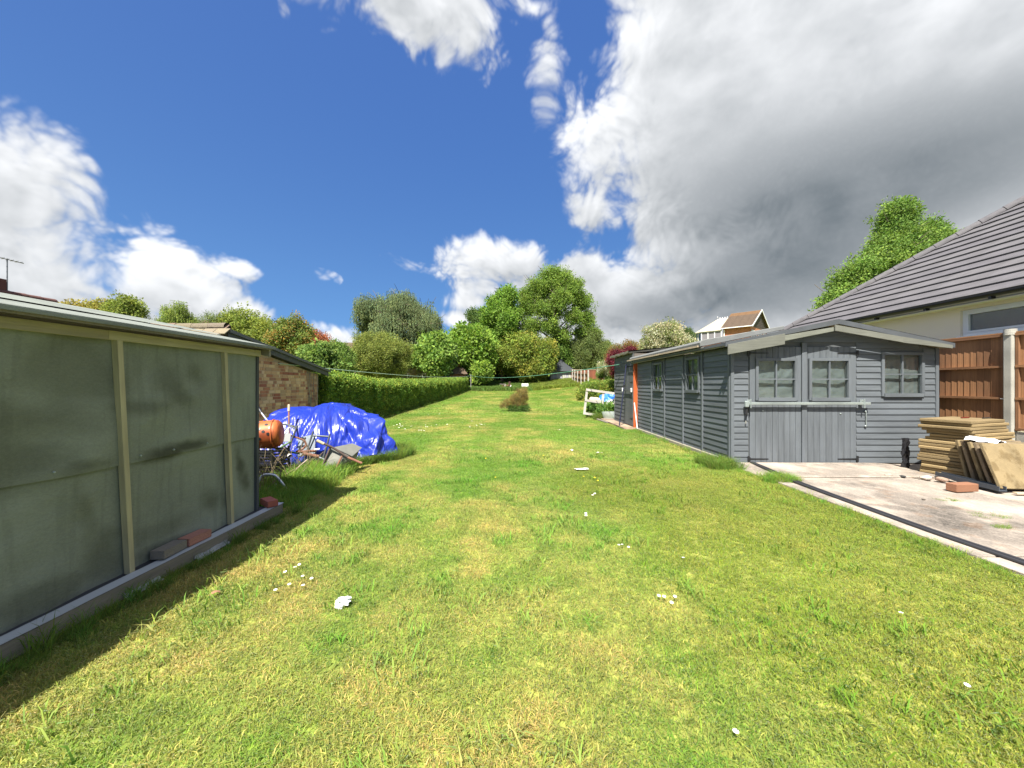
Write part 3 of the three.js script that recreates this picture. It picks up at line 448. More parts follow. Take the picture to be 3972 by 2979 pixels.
// orange board, laths and lean-to at the far end of the grey shed
{
  const r = rng(53);
  const ob = thing('orange_board', 'orange painted board standing between the grey shed and the lean-to', 'board');
  part(ob, 'plank', box(0.14, 2.12, 0.03), M.orange, [3.745, 1.08, -12.12]);
  part(ob, 'edge_lath', box(0.035, 1.9, 0.03), M.pale[1], [3.815, 1.2, -12.1]);
  const st = thing('white_stick', 'thin white stick leaning at the foot of the orange board', 'stick');
  rod(st, 'stick', [[3.72, 0.02, -11.86], [3.69, 0.85, -12.08]], 0.016, M.white);
  const X = 3.73, lt = thing('dark_lean_to', 'small dark grey boarded lean-to with a plank door', 'lean-to');
  part(lt, 'wall', box(2.4, 2.4, 2.28), M.hidden, [X + 1.22, 1.22, -13.42]);
  const side = sub(lt, 'side_cladding', [X, 0, 0], -Math.PI / 2);
  cladding(side, -14.56, -12.28, 0.05, 18, 0.132, [[-13.24, -12.28, 0, 2.02]], M.greyDark, r);
  const door = sub(lt, 'door', [X, 0, 0]);
  for (let i = 0; i < 6; i++) part(door, 'door_board', box(0.022, 1.9, 0.155), pick(M.greyDark, r), [-0.016, 1.05, -13.16 + i * 0.158], [0, 0, 0]);
  for (const y of [0.32, 1.0, 1.5]) { const h = part(door, 'hinge', strapHinge(), M.iron, [-0.03, y, -12.32], [0, -Math.PI / 2, Math.PI]); h.scale.setScalar(0.8); }
  part(door, 'hasp_bar', box(0.02, 0.06, 0.8), M.greyDark[1], [-0.075, 1.25, -12.75]);
  for (const z of [-13.35, -12.33]) part(door, 'padlock', slab(0.04, 0.13, 0.09, 0.015), M.white, [-0.06, 1.24, z]);
  part(lt, 'corner_strip', box(0.03, 2.38, 0.04), M.greyDark[2], [X - 0.015, 1.23, -14.57]);
  part(lt, 'roof_felt', grid2(8, 40, (u, v) => { const x = lerp(3.56, 6.2, u), z = lerp(-14.75, -12.3, v); return [x, 2.5 + u * 0.25 + 0.012 * Math.sin(z * 9) * (1 - u), z, x, z]; }), M.feltGrey);
  part(lt, 'roof_edge', grid2(40, 2, (u, v) => { const z = lerp(-14.75, -12.3, u); return [3.56 + v * 0.01, 2.5 - v * 0.07 + 0.012 * Math.sin(z * 9), z]; }), M.oldwood[3]);
  part(lt, 'roof_board', prism([[3.6, 2.43], [6.2, 2.7], [6.2, 2.74], [3.6, 2.48]], -14.7, -12.35), M.oldwood[1]);
  const prop = thing('clothes_prop', 'long dark blue pole leaning against the lean-to door', 'pole');
  rod(prop, 'shaft', [[3.36, 0.03, -12.62], [3.66, 2.1, -12.86]], 0.02, plain(0.015, 0.018, 0.045, 0.4)); part(prop, 'joint', new THREE.CylinderGeometry(0.03, 0.03, 0.08, 10), M.iron, [3.555, 1.37, -12.775], [0, 0, -0.14]);
}

// ---------------------------------------------------------------- fence, bungalow
function panelFence(parent, x, z0, z1, y0, y1, r) {
  const n = Math.round((z0 - z1) / 0.104);
  for (let i = 0; i < n; i++) { const z = z0 - (z0 - z1) * (i + 0.5) / n; part(parent, 'fence_board', box(0.014, y1 - y0 - 0.02, 0.118), pick(M.fence, r), [x + 0.02, (y0 + y1) / 2, z], [0, 0.09, (r() - 0.5) * 0.004]); }
  for (const t of [0.02, 0.33, 0.66, 0.985]) part(parent, 'rail', box(0.045, 0.04, z0 - z1), pick(M.fence, r), [x - 0.018, lerp(y0, y1, t), (z0 + z1) / 2]);
  part(parent, 'capping', box(0.06, 0.022, z0 - z1), M.fence[1], [x + 0.005, y1 + 0.012, (z0 + z1) / 2]);
  for (const z of [z0 - 0.02, z1 + 0.02]) part(parent, 'stile', box(0.035, y1 - y0, 0.04), M.fence[2], [x - 0.016, (y0 + y1) / 2, z]);
}
{
  const r = rng(61), X = 8.3;
  const f1 = thing('fence_panel', 'brown featheredge fence panel behind the shed and the slabs', 'fence', [0, 0, 0], 0, 'boundary fence panels');
  panelFence(f1, X, -6.52, -8.35, 0.64, 2.27, r);
  const f2 = thing('fence_panel', 'brown featheredge fence panel cut off by the edge beyond the concrete post', 'fence', [0, 0, 0], 0, 'boundary fence panels');
  panelFence(f2, X, -4.6, -6.37, 0.64, 2.27, r);
  const f3 = thing('fence_panel', 'brown fence panel hidden for the most part by the shed wall', 'fence', [0, 0, 0], 0, 'boundary fence panels');
  panelFence(f3, X, -8.5, -10.3, 0.64, 2.27, r);
  const gb = thing('gravel_board', 'pale concrete gravel board under the brown fence', 'board');
  for (const [a, b] of [[-4.6, -6.37], [-6.52, -8.35], [-8.5, -10.3]]) for (const y of [0.155, 0.47]) part(gb, 'concrete_plank', slab(0.05, 0.31, a - b, 0.008), M.concretePost, [X, y, (a + b) / 2]);
  for (const [z, label] of [[-6.445, 'tall concrete fence post beside the stacked paving slabs'], [-8.425, 'concrete fence post hidden behind the grey shed']]) { const p = thing('concrete_post', label, 'post', [X, 0, z], 0, 'concrete fence posts'); part(p, 'shaft', slab(0.11, 2.3, 0.125, 0.02), M.concretePost, [-0.02, 1.15, 0]); part(p, 'cap', new THREE.CylinderGeometry(0.075, 0.08, 0.1, 14), M.concretePost, [-0.02, 2.29, 0]); }
  const tieClip = part(f1, 'clip', box(0.012, 0.012, 0.04), M.white, [X - 0.05, 1.17, -6.53]);
}
{
  const r = rng(67), b = thing('bungalow', 'cream rendered bungalow with grey flat tiled hipped roof behind the fence', 'house');
  const render = std({ color: C(0.8, 0.72, 0.6), bumpMap: speckBump, bumpScale: 0.002, roughness: 0.95 });
  const XW = 9.65, ZC = -13.1;
  const s = new THREE.Shape([[ZC, 0], [3, 0], [3, 3.2], [ZC, 3.2]].map(([x, y]) => new THREE.Vector2(x, y)));
  s.holes.push(new THREE.Path([[-8.36, 2.46], [-8.36, 3.02], [-6.1, 3.02], [-6.1, 2.46]].map(([x, y]) => new THREE.Vector2(x, y))));
  part(b, 'wall', new THREE.ExtrudeGeometry(s, { depth: 0.25, bevelEnabled: false }), render, [XW + 0.25, 0, 0], [0, -Math.PI / 2, 0]);
  part(b, 'wall', box(8, 3.2, 0.25), render, [XW + 4.26, 1.6, ZC + 0.125]);
  part(b, 'room', box(0.1, 3, 4), M.hidden, [XW + 1.2, 1.7, -7.2]);
  // window
  const w = sub(b, 'window', [XW + 0.12, 2.46, -8.36], -Math.PI / 2), W = 2.26, H = 0.56;
  for (const [a, c, d, e, z] of [[0, W, 0, 0.06, 0.07], [0, W, H - 0.06, H, 0.07], [0, 0.07, 0.06, H - 0.06, 0.07], [1.08, 1.17, 0.06, H - 0.06, 0.07], [W - 0.07, W, 0.06, H - 0.06, 0.07], [0.07, 1.08, 0.06, 0.105, 0.085], [0.07, 1.08, H - 0.105, H - 0.06, 0.085], [0.07, 0.115, 0.105, H - 0.105, 0.085], [1.035, 1.08, 0.105, H - 0.105, 0.085]]) part(w, 'frame', slab(c - a, e - d, z, 0.006), M.upvc, [(a + c) / 2, (d + e) / 2, z / 2]);
  part(w, 'sill', slab(W + 0.1, 0.03, 0.16, 0.006), M.upvc, [W / 2, -0.02, 0.08]);
  part(w, 'trickle_vent', slab(0.4, 0.018, 0.012, 0.003), M.upvc, [0.55, H - 0.08, 0.092]);
  for (const [a, c] of [[0.115, 1.035], [1.17, W - 0.07]]) part(w, 'pane', box(c - a, H - 0.18, 0.006), phys({ color: C(0.5, 0.55, 0.56), roughness: 0.12, transmission: 0.75, thickness: 0 }), [(a + c) / 2, H / 2, 0.03]);
  part(w, 'curtain', grid2(60, 4, (u, v) => [u * W, v * H, -0.12 + 0.02 * Math.sin(u * 70) + 0.01 * Math.sin(u * 173)]), plain(0.35, 0.36, 0.36, 0.9));
  // eaves
  const XE = 9.3, YE = 3.2, S = 0.78, EZ = -13.5, N = 17, G = 0.325, A = Math.atan(S), hx = Math.cos(A), hy = Math.sin(A);
  part(b, 'soffit', box(0.36, 0.015, 16.3), M.white, [XE + 0.2, 3.1, -5.15]);
  part(b, 'fascia', box(0.02, 0.15, 16.3), plain(0.62, 0.6, 0.54, 0.6), [XE + 0.03, 3.15, -5.15]);
  const gut = sub(b, 'gutter'); const half = new THREE.CylinderGeometry(0.06, 0.06, 16.3, 12, 1, true, 0, Math.PI); half.rotateX(Math.PI / 2); half.rotateZ(-Math.PI / 2);
  part(gut, 'channel', half, M.black, [XE - 0.04, 3.19, -5.15]).material.side = THREE.DoubleSide;
  part(gut, 'lip', box(0.014, 0.02, 16.3), M.black, [XE - 0.1, 3.195, -5.15]);
  for (let k = 0; k < 8; k++) part(gut, 'bracket', box(0.1, 0.05, 0.05), M.black, [XE - 0.02, 3.115, -12.3 + k * 1.2]);
  // courses of flat interlocking tiles, each lapping the course below
  const tile = variants(4, (i) => std({ color: C(0.108 + i * 0.005, 0.102 + i * 0.005, 0.112 + i * 0.004), map: shifted(mottle, i * 0.3, i * 0.2), bumpMap: speckBump, bumpScale: 0.002, roughness: 0.8 }));
  const roof = sub(b, 'roof');
  for (let k = 0; k < N; k++) {
    const s0 = k * G - 0.03, s1 = s0 + G + 0.05, P = (s, lift) => [XE - 0.05 + s * hx - hy * lift, YE + s * hy + hx * lift];
    const [ax, ay] = P(s0, 0.062), [bx2, by] = P(s1, 0.02), [cx, cy] = P(s0, 0.0), inset = (s) => EZ + Math.max(0, s) * hx + 0.03;
    const za = inset(s0), zb = inset(s1), ze = 3;
    part(roof, 'tile_course', quadGeo([[[ax, ay, za], [ax, ay, ze], [bx2, by, ze], [bx2, by, zb]], [[cx, cy, za], [cx, cy, ze], [ax, ay, ze], [ax, ay, za]]]), tile[k % 4]).material.side = THREE.DoubleSide;
  }
  // the hidden hip slope, and the ridge tiles along the hip
  const top = N * G; const q = (s) => [XE - 0.05 + s * hx, YE + s * hy, EZ + s * hx];
  part(roof, 'back_slope', quadGeo([[q(0), q(top), [q(top)[0] + 6, q(top)[1], q(top)[2]], [XE + 14, YE, EZ]]]), tile[0]).material.side = THREE.DoubleSide;
  part(roof, 'underlay', quadGeo([[[XE, YE - 0.02, EZ], [XE, YE - 0.02, 3], [q(top)[0], q(top)[1] - 0.05, 3], [q(top)[0], q(top)[1] - 0.05, q(top)[2]]]]), M.hidden);
  const dir = V(hx, hy, hx).normalize(); const L = 0.47;
  for (let k = 0; k < 15; k++) { const m = part(roof, 'hip_tile', new THREE.CylinderGeometry(0.125, 0.135, L - 0.012, 10, 1, true, -Math.PI / 2, Math.PI), tile[(k + 1) % 4]); m.material.side = THREE.DoubleSide; m.position.set(XE - 0.05, YE + 0.02, EZ).addScaledVector(dir, (k + 0.5) * L); const up = V(-hy, 1, -0.4).normalize(), xax = V().crossVectors(dir, up).normalize(), zax = V().crossVectors(xax, dir); m.setRotationFromMatrix(new THREE.Matrix4().makeBasis(xax, dir, zax)); }
}

// ---------------------------------------------------------------- paving slabs and builders' bits on the concrete
{
  const r = rng(71), buff = variants(6, (i) => { const k = 0.62 + ((i * 0.618) % 1) * 0.55; return std({ color: C(0.31 * k, 0.225 * k, 0.108 * k), map: shifted(mottle, i * 0.2, i * 0.33), bumpMap: speckBump, bumpScale: 0.004, roughness: 0.92 }); });
  const geo = variants(3, (i) => slab(0.9 - i * 0.012, 0.043 + i * 0.001, 0.6 - i * 0.01, 0.011));
  const turn = 0.3, cx = 6.93, cz = -5.93, N = 18, word = ['lowest', 'second', 'third', 'fourth', 'fifth', 'sixth', 'seventh', 'eighth', 'ninth', 'tenth', 'eleventh', 'twelfth', 'thirteenth', 'fourteenth', 'fifteenth', 'sixteenth', 'seventeenth', 'topmost'];
  let y = 0.03;
  for (let k = 0; k < N; k++) {
    const shift = k > 13 ? -0.04 : k > 10 ? 0.05 : -0.03 - (k % 3) * 0.02;
    const m = tag(part(scene, 'paving_slab', geo[k % 3], buff[Math.floor(r() * 6)], [cx + shift + (r() - 0.5) * 0.05, y + 0.023, cz + (r() - 0.5) * 0.06], [(r() - 0.5) * 0.006, turn + (r() - 0.5) * 0.045 + (k === 12 ? 0.06 : 0), (r() - 0.5) * 0.008]), `buff paving slab, ${k === 0 || k === 17 ? word[k] : word[k] + ' from the ground'} in the tall stack by the shed`, 'paving slab', 'stacked paving slabs');
    y += 0.0475;
  }
  const names = ['mottled buff slab with its whole face showing, frontmost of the leaning row', 'leaning paving slab just behind the frontmost one', 'middle slab of the row leaning on the stack', 'leaning slab second from the tall stack', 'leaning slab resting directly on the tall stack'];
  const mossMap = texture(512, 512, (u, v) => { const k = 0.9 + pf(u, v, 4, 4, 5, 2) * 0.28, d = ss(0.1, 0.55, pf(u, v, 6, 6, 5, 7)); return [k * (1 - d * 0.3), k * (1 - d * 0.34), k * (1 - d * 0.42)]; }, true, 0.8);
  for (let k = 0; k < 5; k++) {
    const m = std({ color: C(0.24 - (k % 2) * 0.04, 0.182 - (k % 2) * 0.03, 0.095), map: shifted(mossMap, k * 0.3, k * 0.2), bumpMap: speckBump, bumpScale: 0.005, roughness: 0.95 });
    const s = tag(part(scene, 'paving_slab', geo[k % 3].clone().rotateX(Math.PI / 2), m, [6.66 + k * 0.05, 0.325 - k * 0.004, -5.1 - k * 0.115], [-0.36 + k * 0.03, 0.12 - k * 0.02, 0]), names[k], 'paving slab', 'leaning paving slabs');
  }
  const paper = tag(part(scene, 'paper_sheet', grid2(16, 10, (u, v) => [(u - 0.5) * 0.55, 0.03 * Math.sin(u * 5) + fbm(u * 4, v * 3, 5, 3) * 0.05, (v - 0.5) * 0.3]), plain(0.8, 0.8, 0.82, 0.7), [6.62, 0.63, -5.42], [0.1, 0.5, -0.04]), 'crumpled white paper sheet lying on the leaning slabs', 'paper'); paper.material.side = THREE.DoubleSide;
  tag(part(scene, 'brick', slab(0.33, 0.1, 0.12, 0.008), brickMat(0.24, 0.11, 0.06), [5.76, 0.082, -4.97], [0, 0.12, 0]), 'large orange brown brick in front of the leaning slabs', 'brick');
  const ch = thing('plastic_channel', 'dark grey plastic channel lying before the slab stack', 'channel');
  const chm = plain(0.045, 0.055, 0.07, 0.45); bar(ch, 'base', [6.28, 0.06, -5.72], [6.2, 0.05, -4.9], 0.1, 0.012, chm); bar(ch, 'side', [6.235, 0.085, -5.72], [6.155, 0.075, -4.9], 0.01, 0.06, chm); bar(ch, 'side', [6.325, 0.085, -5.72], [6.245, 0.075, -4.9], 0.01, 0.06, chm);
  const lumpGeo = (s, seed) => { const g = new THREE.IcosahedronGeometry(s, 1), p = g.attributes.position; for (let i = 0; i < p.count; i++) { const k = 1 + n3(p.getX(i) * 14 + seed, p.getY(i) * 14, p.getZ(i) * 14) * 0.5; p.setXYZ(i, p.getX(i) * k * 1.5, p.getY(i) * k * 0.7, p.getZ(i) * k); } g.computeVertexNormals(); return g; };
  const rub = [[5.98, -5.62, 0.05, 'chipped pale brick fragment beside the plastic channel', [0.5, 0.42, 0.36]], [6.09, -5.5, 0.055, 'broken pink brick piece under the plastic channel', [0.4, 0.27, 0.2]], [5.6, -5.78, 0.04, 'grey rubble chunk at the tip of the door ramp', [0.4, 0.34, 0.28]], [5.75, -5.72, 0.028, 'small black lump beyond the ramp tip', [0.04, 0.04, 0.04]], [6.55, -4.82, 0.04, 'thin brown offcut by the frontmost slab', [0.3, 0.2, 0.12]], [4.87, -4.6, 0.014, 'little stone on the open concrete', [0.2, 0.17, 0.14]]];
  rub.forEach(([x, z, s, label, c], i) => tag(part(scene, 'rubble', lumpGeo(s, i * 9), brickMat(...c), [x, 0.03 + s * 0.35, z], [0, i * 1.7, 0]), label, 'rubble'));
  const tl = thing('timber_strip', 'pale timber strip under the leaning slabs at the concrete edge', 'timber'); bar(tl, 'strip', [6.3, 0.035, -4.86], [7.3, 0.035, -4.78], 0.05, 0.02, M.pale[1]); bar(tl, 'strip', [6.35, 0.034, -4.76], [7.3, 0.034, -4.66], 0.04, 0.018, M.oldwood[0]);
  tag(part(scene, 'black_plastic_sheet', grid2(14, 24, (u, v) => { const n = fbm(u * 4, v * 5, 3, 3); return [6.43 + u * 0.1 + n * 0.03, 0.02 + v * 0.5 + n * 0.015, -6.42 + u * 0.03 + n * 0.05]; }), phys({ color: C(0.012, 0.012, 0.014), roughness: 0.35, side: THREE.DoubleSide })), 'black plastic sheet stuffed between the shed and the slab stack', 'plastic');
  const pens = [[7.0, -6.0, 'dark red marker pen on top of the slab stack', [0.12, 0.015, 0.01]], [7.25, -5.93, 'black marker pen on top of the slab stack', [0.02, 0.02, 0.02]]];
  pens.forEach(([x, z, l, c]) => tag(part(scene, 'pen', new THREE.CylinderGeometry(0.011, 0.011, 0.17, 8).rotateZ(Math.PI / 2), plain(...c, 0.4), [x, y + 0.008, z], [0, 0.25, 0]), l, 'pen'));
  // the pair of black hoses that edge the concrete
  for (const [dx, l] of [[0, 'black hose along the edge of the concrete, nearer the lawn'], [0.055, 'black hose along the edge of the concrete, nearer the shed door']]) {
    const pts = [[4.08 + dx * 0.6, 0.058, -6.7], [3.97 + dx, 0.062, -6.1], [3.91 + dx, 0.045, -5.5], [3.885 + dx, 0.034, -4.6], [3.86 + dx, 0.034, -3.6], [3.89 + dx, 0.034, -2.8], [3.9 + dx, 0.034, -1.5], [3.95 + dx, 0.034, 1]];
    const h = thing('hose', l, 'hose', [0, 0, 0], 0, 'edging hoses'); part(h, 'tube', tubeGeo(pts, 0.0155, 80, 8), M.rubber);
  }
}

// ---------------------------------------------------------------- the blue sheet and the scrap heap beside the felt shed
{
  const r = rng(81);
  // a stiff woven sheet thrown over a heap: pleats run down from the crown and the cloth is creased all over
  const folds = Array.from({ length: 15 }, (_, i) => { const a = r() * 6.283; return [Math.cos(a), Math.sin(a), (i < 6 ? 0.9 : i < 11 ? 2.2 : 5.5) * (0.7 + r() * 0.6), r() * 9, i < 6 ? 1.0 : i < 11 ? 0.5 : 0.17]; });
  const crease = (a, b, s) => { const wa = n3(a * 1.7, b * 1.7, s) * 0.55, wb = n3(a * 1.7 + 5, b * 1.7, s + 3) * 0.55; let t = 0; for (const [c, d, f, o, k] of folds) { const q = (a + wa) * c * f + (b + wb) * d * f + o; t += k * (Math.abs(q - Math.floor(q) - 0.5) * 4 - 1); } return t; };
  const props = [[-3.95, -7.55, 1.0, 0.95], [-3.5, -7.75, 0.98, 0.8], [-3.1, -7.45, 0.85, 0.62], [-4.5, -7.35, 0.72, 0.65], [-2.78, -7.2, 0.5, 0.5], [-3.6, -7.15, 0.72, 0.6]];
  const carried = (x, z) => { let t = 0; for (const [px, pz, h, R] of props) { const q = Math.hypot(x - px, (z - pz) * 1.1) / R; if (q < 1) t += Math.pow(h * (1 - q * q * q), 5); } return Math.pow(t, 0.2); };
  const sheet = grid2(300, 130, (u, v) => {
    const phi = u * Math.PI * 2, rho = Math.pow(v, 0.85), c = Math.cos(phi), s = Math.sin(phi);
    const out = 1 + 0.07 * Math.sin(phi * 3 + 1) + 0.07 * n3(c * 2, s * 2, 5);
    const x = -3.72 + (c > 0 ? 1.36 : 1.25) * out * c * rho, z = -7.55 + 0.95 * out * s * rho;
    const drape = 0.9 * Math.pow(Math.max(0, 1 - Math.pow(rho, 3.2)), 0.85);
    const h = lerp(drape, Math.max(carried(x, z), drape * 0.72), 0.75) * (1 - ss(0.9, 1, rho) * 0.6);
    const pleat = Math.sin(phi * 8 + 2.6 * n3(c * 2.2, s * 2.2, rho * 1.5)); const pl = (Math.abs(pleat) - 0.5) * ss(0.3, 0.75, rho) * 0.13 * (0.4 + 0.6 * Math.max(0, c));
    const cr = crease(x, z + h * 0.8, 3) * 0.026 + crease(x * 2.3, h * 2.3 + z, 9) * 0.004;
    const push = (pl + cr) * ss(0.05, 0.35, rho);
    return [x + c * push, Math.max(0.015 + 0.02 * Math.abs(n3(x * 9, 1, z * 9)), h + cr * (1 - rho * 0.5)), z + s * push, x * 0.9 + h * 0.4, z * 0.9 + h * 0.7];
  });
  const weave = texture(256, 256, (u, v) => { const k = 0.9 + 0.06 * Math.sin(u * Math.PI * 64) * Math.sin(v * Math.PI * 64) + pf(u, v, 6, 6, 4, 3) * 0.14; return [k, k, k]; }, true, 0.4);
  const crinkle = texture(512, 512, (u, v) => { const a = 1 - Math.abs(pf(u, v, 7, 9, 3, 2)) * 2.2, b = 1 - Math.abs(pf(u, v, 19, 15, 3, 6)) * 2; return [clamp(0.45 * a + 0.3 * b, 0, 1)]; }, false, 1.1);
  const cloth = phys({ bumpMap: crinkle, bumpScale: 0.022, color: C(0.011, 0.03, 0.32), map: weave, roughness: 0.36, clearcoat: 0.12, clearcoatRoughness: 0.3, side: THREE.DoubleSide });
  const tarp = thing('blue_tarpaulin', 'crumpled bright blue tarpaulin draped over a heap by the garage', 'tarpaulin');
  part(tarp, 'sheet', sheet, cloth);
  for (const [x, y, z] of [[-3.3, 0.6, -6.72], [-2.52, 0.12, -6.95], [-4.2, 0.5, -6.85]]) part(tarp, 'eyelet', new THREE.TorusGeometry(0.014, 0.005, 6, 12), M.chrome, [x, y, z]);
  const metal = plain(0.09, 0.1, 0.11, 0.5, 0.5), rust = std({ color: C(0.2, 0.09, 0.055), map: mottle, roughness: 0.85 }), darkRust = std({ color: C(0.075, 0.05, 0.042), map: mottle, roughness: 0.7 }), alu = plain(0.55, 0.56, 0.58, 0.35, 0.75), grip = plain(0.4, 0.33, 0.22, 0.6), ply = plain(0.5, 0.36, 0.22, 0.8), green = plain(0.07, 0.16, 0.035, 0.5);
  // tipped wheelbarrow
  const wb = thing('wheelbarrow', 'rusty wheelbarrow tipped on its side in front of the blue sheet', 'wheelbarrow');
  const trayMat = std({ color: C(0.2, 0.2, 0.175), map: mottle, roughness: 0.7, metalness: 0.2, side: THREE.DoubleSide });
  part(wb, 'tray', grid2(16, 12, (u, v) => { const a = [-2.9, 0.43, -6.0], b = [-2.6, 0.34, -6.35], c = [-2.99, 0.05, -5.83], d = [-2.66, 0.05, -6.2], k = (1 - u) * (1 - v), l = u * (1 - v), m = (1 - u) * v, n = u * v, dish = Math.sin(u * Math.PI) * Math.sin(v * Math.PI) * 0.13; return [a[0] * k + b[0] * l + c[0] * m + d[0] * n + dish * 0.75, a[1] * k + b[1] * l + c[1] * m + d[1] * n, a[2] * k + b[2] * l + c[2] * m + d[2] * n + dish * 0.65]; }), trayMat);
  part(wb, 'tray_side', quadGeo([[[-2.87, 0.43, -6.0], [-2.62, 0.27, -6.1], [-2.58, 0.36, -6.4], [-2.72, 0.44, -6.35]]]), trayMat);
  rod(wb, 'handle_shaft', [[-3.0, 0.515, -5.9], [-2.85, 0.43, -5.95], [-2.64, 0.27, -6.0]], 0.018, darkRust); rod(wb, 'handle_shaft', [[-2.64, 0.27, -6.0], [-2.42, 0.18, -6.0]], 0.02, rust);
  rod(wb, 'handle_grip', [[-3.07, 0.555, -5.885], [-2.97, 0.495, -5.91]], 0.024, grip);
  rod(wb, 'handle_shaft', [[-3.12, 0.095, -5.79], [-2.89, 0.06, -5.85], [-2.78, 0.04, -5.9]], 0.018, darkRust); rod(wb, 'handle_grip', [[-3.21, 0.1, -5.74], [-3.1, 0.092, -5.795]], 0.025, grip);
  rod(wb, 'leg', [[-2.9, 0.43, -5.96], [-3.0, 0.06, -5.83]], 0.017, darkRust); rod(wb, 'leg', [[-2.72, 0.3, -5.97], [-2.79, 0.03, -5.8]], 0.014, rust);
  // the orange drum and what carries it
  const crate = (x, y, z, turn, label) => { const c = thing('black_crate', label, 'crate', [x, y, z], turn, 'black crates under the drum'); for (const s of [-1, 1]) for (let k = 0; k < 5; k++) { part(c, 'slat', box(0.5, 0.022, 0.012), M.black, [0, 0.03 + k * 0.045, s * 0.17]); part(c, 'slat', box(0.012, 0.022, 0.34), M.black, [s * 0.25, 0.03 + k * 0.045, 0]); } for (const a of [-1, 1]) for (const b of [-1, 1]) part(c, 'corner_post', box(0.025, 0.25, 0.025), M.black, [a * 0.245, 0.125, b * 0.165]); part(c, 'base', box(0.49, 0.012, 0.33), M.black, [0, 0.008, 0]); };
  crate(-3.62, 0, -5.55, 0.2, 'black slatted plastic crate on the ground under the orange drum'); crate(-3.66, 0.25, -5.58, -0.12, 'upper black slatted plastic crate directly beneath the orange drum');
  crate(-3.95, 0, -5.95, 0.5, 'black slatted plastic crate behind the other two by the shed end');
  const drum = thing('orange_drum', 'rusty orange perforated metal drum lying on the scrap heap', 'drum', [-3.72, 0.68, -5.6], 0);
  drum.rotation.set(0, 0.32, 0.06);
  const orangeMetal = std({ color: C(0.5, 0.13, 0.03), map: texture(256, 256, (u, v) => { const d = ss(0.2, 0.6, pf(u, v, 5, 5, 5, 4)), k = 0.85 + pf(u, v, 9, 9, 4, 2) * 0.3; return [k * (1 - d * 0.35), k * (1 - d * 0.5), k * (1 - d * 0.4)]; }, true, 1), roughness: 0.55, metalness: 0.15 });
  const prof = [[0.001, 0.27], [0.1, 0.268], [0.16, 0.25], [0.195, 0.215], [0.2, 0.17], [0.2, -0.2], [0.205, -0.22], [0.195, -0.225]].map(([a, b]) => new THREE.Vector2(a, b));
  part(drum, 'shell', new THREE.LatheGeometry(prof, 36), orangeMetal, [0, 0, 0], [0, 0, -Math.PI / 2]);
  part(drum, 'band', new THREE.TorusGeometry(0.205, 0.009, 8, 36), std({ color: C(0.42, 0.1, 0.025), roughness: 0.6 }), [0.16, 0, 0], [0, Math.PI / 2, 0]);
  for (const [x, a] of [[0.02, 0.5], [0.1, 0.85], [0.06, 1.5], [0.14, 1.75], [-0.03, 1.2], [0.1, 2.3], [0.02, -0.2], [0.13, 0.1], [-0.1, 0.9], [0.16, 1.2], [0.15, 0.55], [0.07, 0.3]]) part(drum, 'hole', new THREE.CylinderGeometry(0.021, 0.021, 0.006, 10), M.black, [x, Math.sin(a) * 0.201, Math.cos(a) * 0.201], [Math.PI / 2 - a, 0, 0]);
  rod(drum, 'slot_handle', [[-0.16, 0.19, 0.09], [-0.14, 0.225, 0.1], [-0.02, 0.225, 0.1], [0.0, 0.18, 0.09]], 0.011, M.white); rod(drum, 'hasp', [[-0.2, 0.05, 0.205], [-0.12, -0.02, 0.225], [-0.1, 0.02, 0.225]], 0.007, alu);
  // bent chair frames, pipes and handles
  const f1 = thing('chair_frame', 'bent grey tubular chair frame standing behind the orange drum', 'chair frame'); rod(f1, 'side_tube', [[-3.75, 0.36, -6.3], [-3.66, 0.73, -6.4]], 0.016, metal); rod(f1, 'top_tube', [[-3.66, 0.7, -6.4], [-3.85, 0.735, -6.46], [-4.1, 0.745, -6.5]], 0.015, metal); rod(f1, 'side_tube', [[-4.08, 0.74, -6.5], [-4.1, 0.3, -6.35]], 0.015, metal); rod(f1, 'brace', [[-3.86, 0.74, -6.45], [-3.66, 0.66, -6.4]], 0.013, metal);
  const f2 = thing('chair_frame', 'grey square chair frame leaning upright on the blue sheet', 'chair frame'); rod(f2, 'side_tube', [[-3.51, 0.3, -6.42], [-3.45, 0.62, -6.5]], 0.015, metal); rod(f2, 'cross_tube', [[-3.46, 0.55, -6.49], [-3.2, 0.525, -6.53]], 0.016, metal); rod(f2, 'side_tube', [[-3.18, 0.57, -6.53], [-3.25, 0.14, -6.42]], 0.015, metal);
  const p1 = thing('rusty_pipe', 'thick red brown rusty pipe lying toward the wheelbarrow', 'pipe'); rod(p1, 'pipe', [[-3.46, 0.3, -6.2], [-3.24, 0.23, -6.28]], 0.028, rust); rod(p1, 'spigot', [[-3.26, 0.235, -6.27], [-3.14, 0.17, -6.3]], 0.014, alu);
  const p2 = thing('rusty_pipe', 'short rusty pipe with a white end above the thick pipe', 'pipe'); rod(p2, 'pipe', [[-3.54, 0.32, -6.2], [-3.34, 0.31, -6.38]], 0.022, rust); rod(p2, 'end', [[-3.36, 0.33, -6.36], [-3.29, 0.335, -6.4]], 0.018, M.white);
  const hook = thing('bent_rod', 'rusty hooked rod curling over the scrap', 'rod'); rod(hook, 'rod', [[-3.76, 0.57, -6.36], [-3.57, 0.48, -6.42], [-3.53, 0.4, -6.42], [-3.56, 0.34, -6.38], [-3.66, 0.3, -6.36]], 0.016, rust, 30);
  const tool = (n, l, a, b, c, gm, sm) => { const t = thing(n, l, 'tool handle'); rod(t, 'grip', [a, b], 0.022, gm); rod(t, 'shaft', [b, c], 0.015, sm); };
  tool('tool_handle', 'upright rusty tool shaft with pale wooden grip before the tarpaulin', [-4.12, 1.05, -6.94], [-4.1, 0.93, -6.9], [-3.93, 0.55, -6.62], grip, rust);
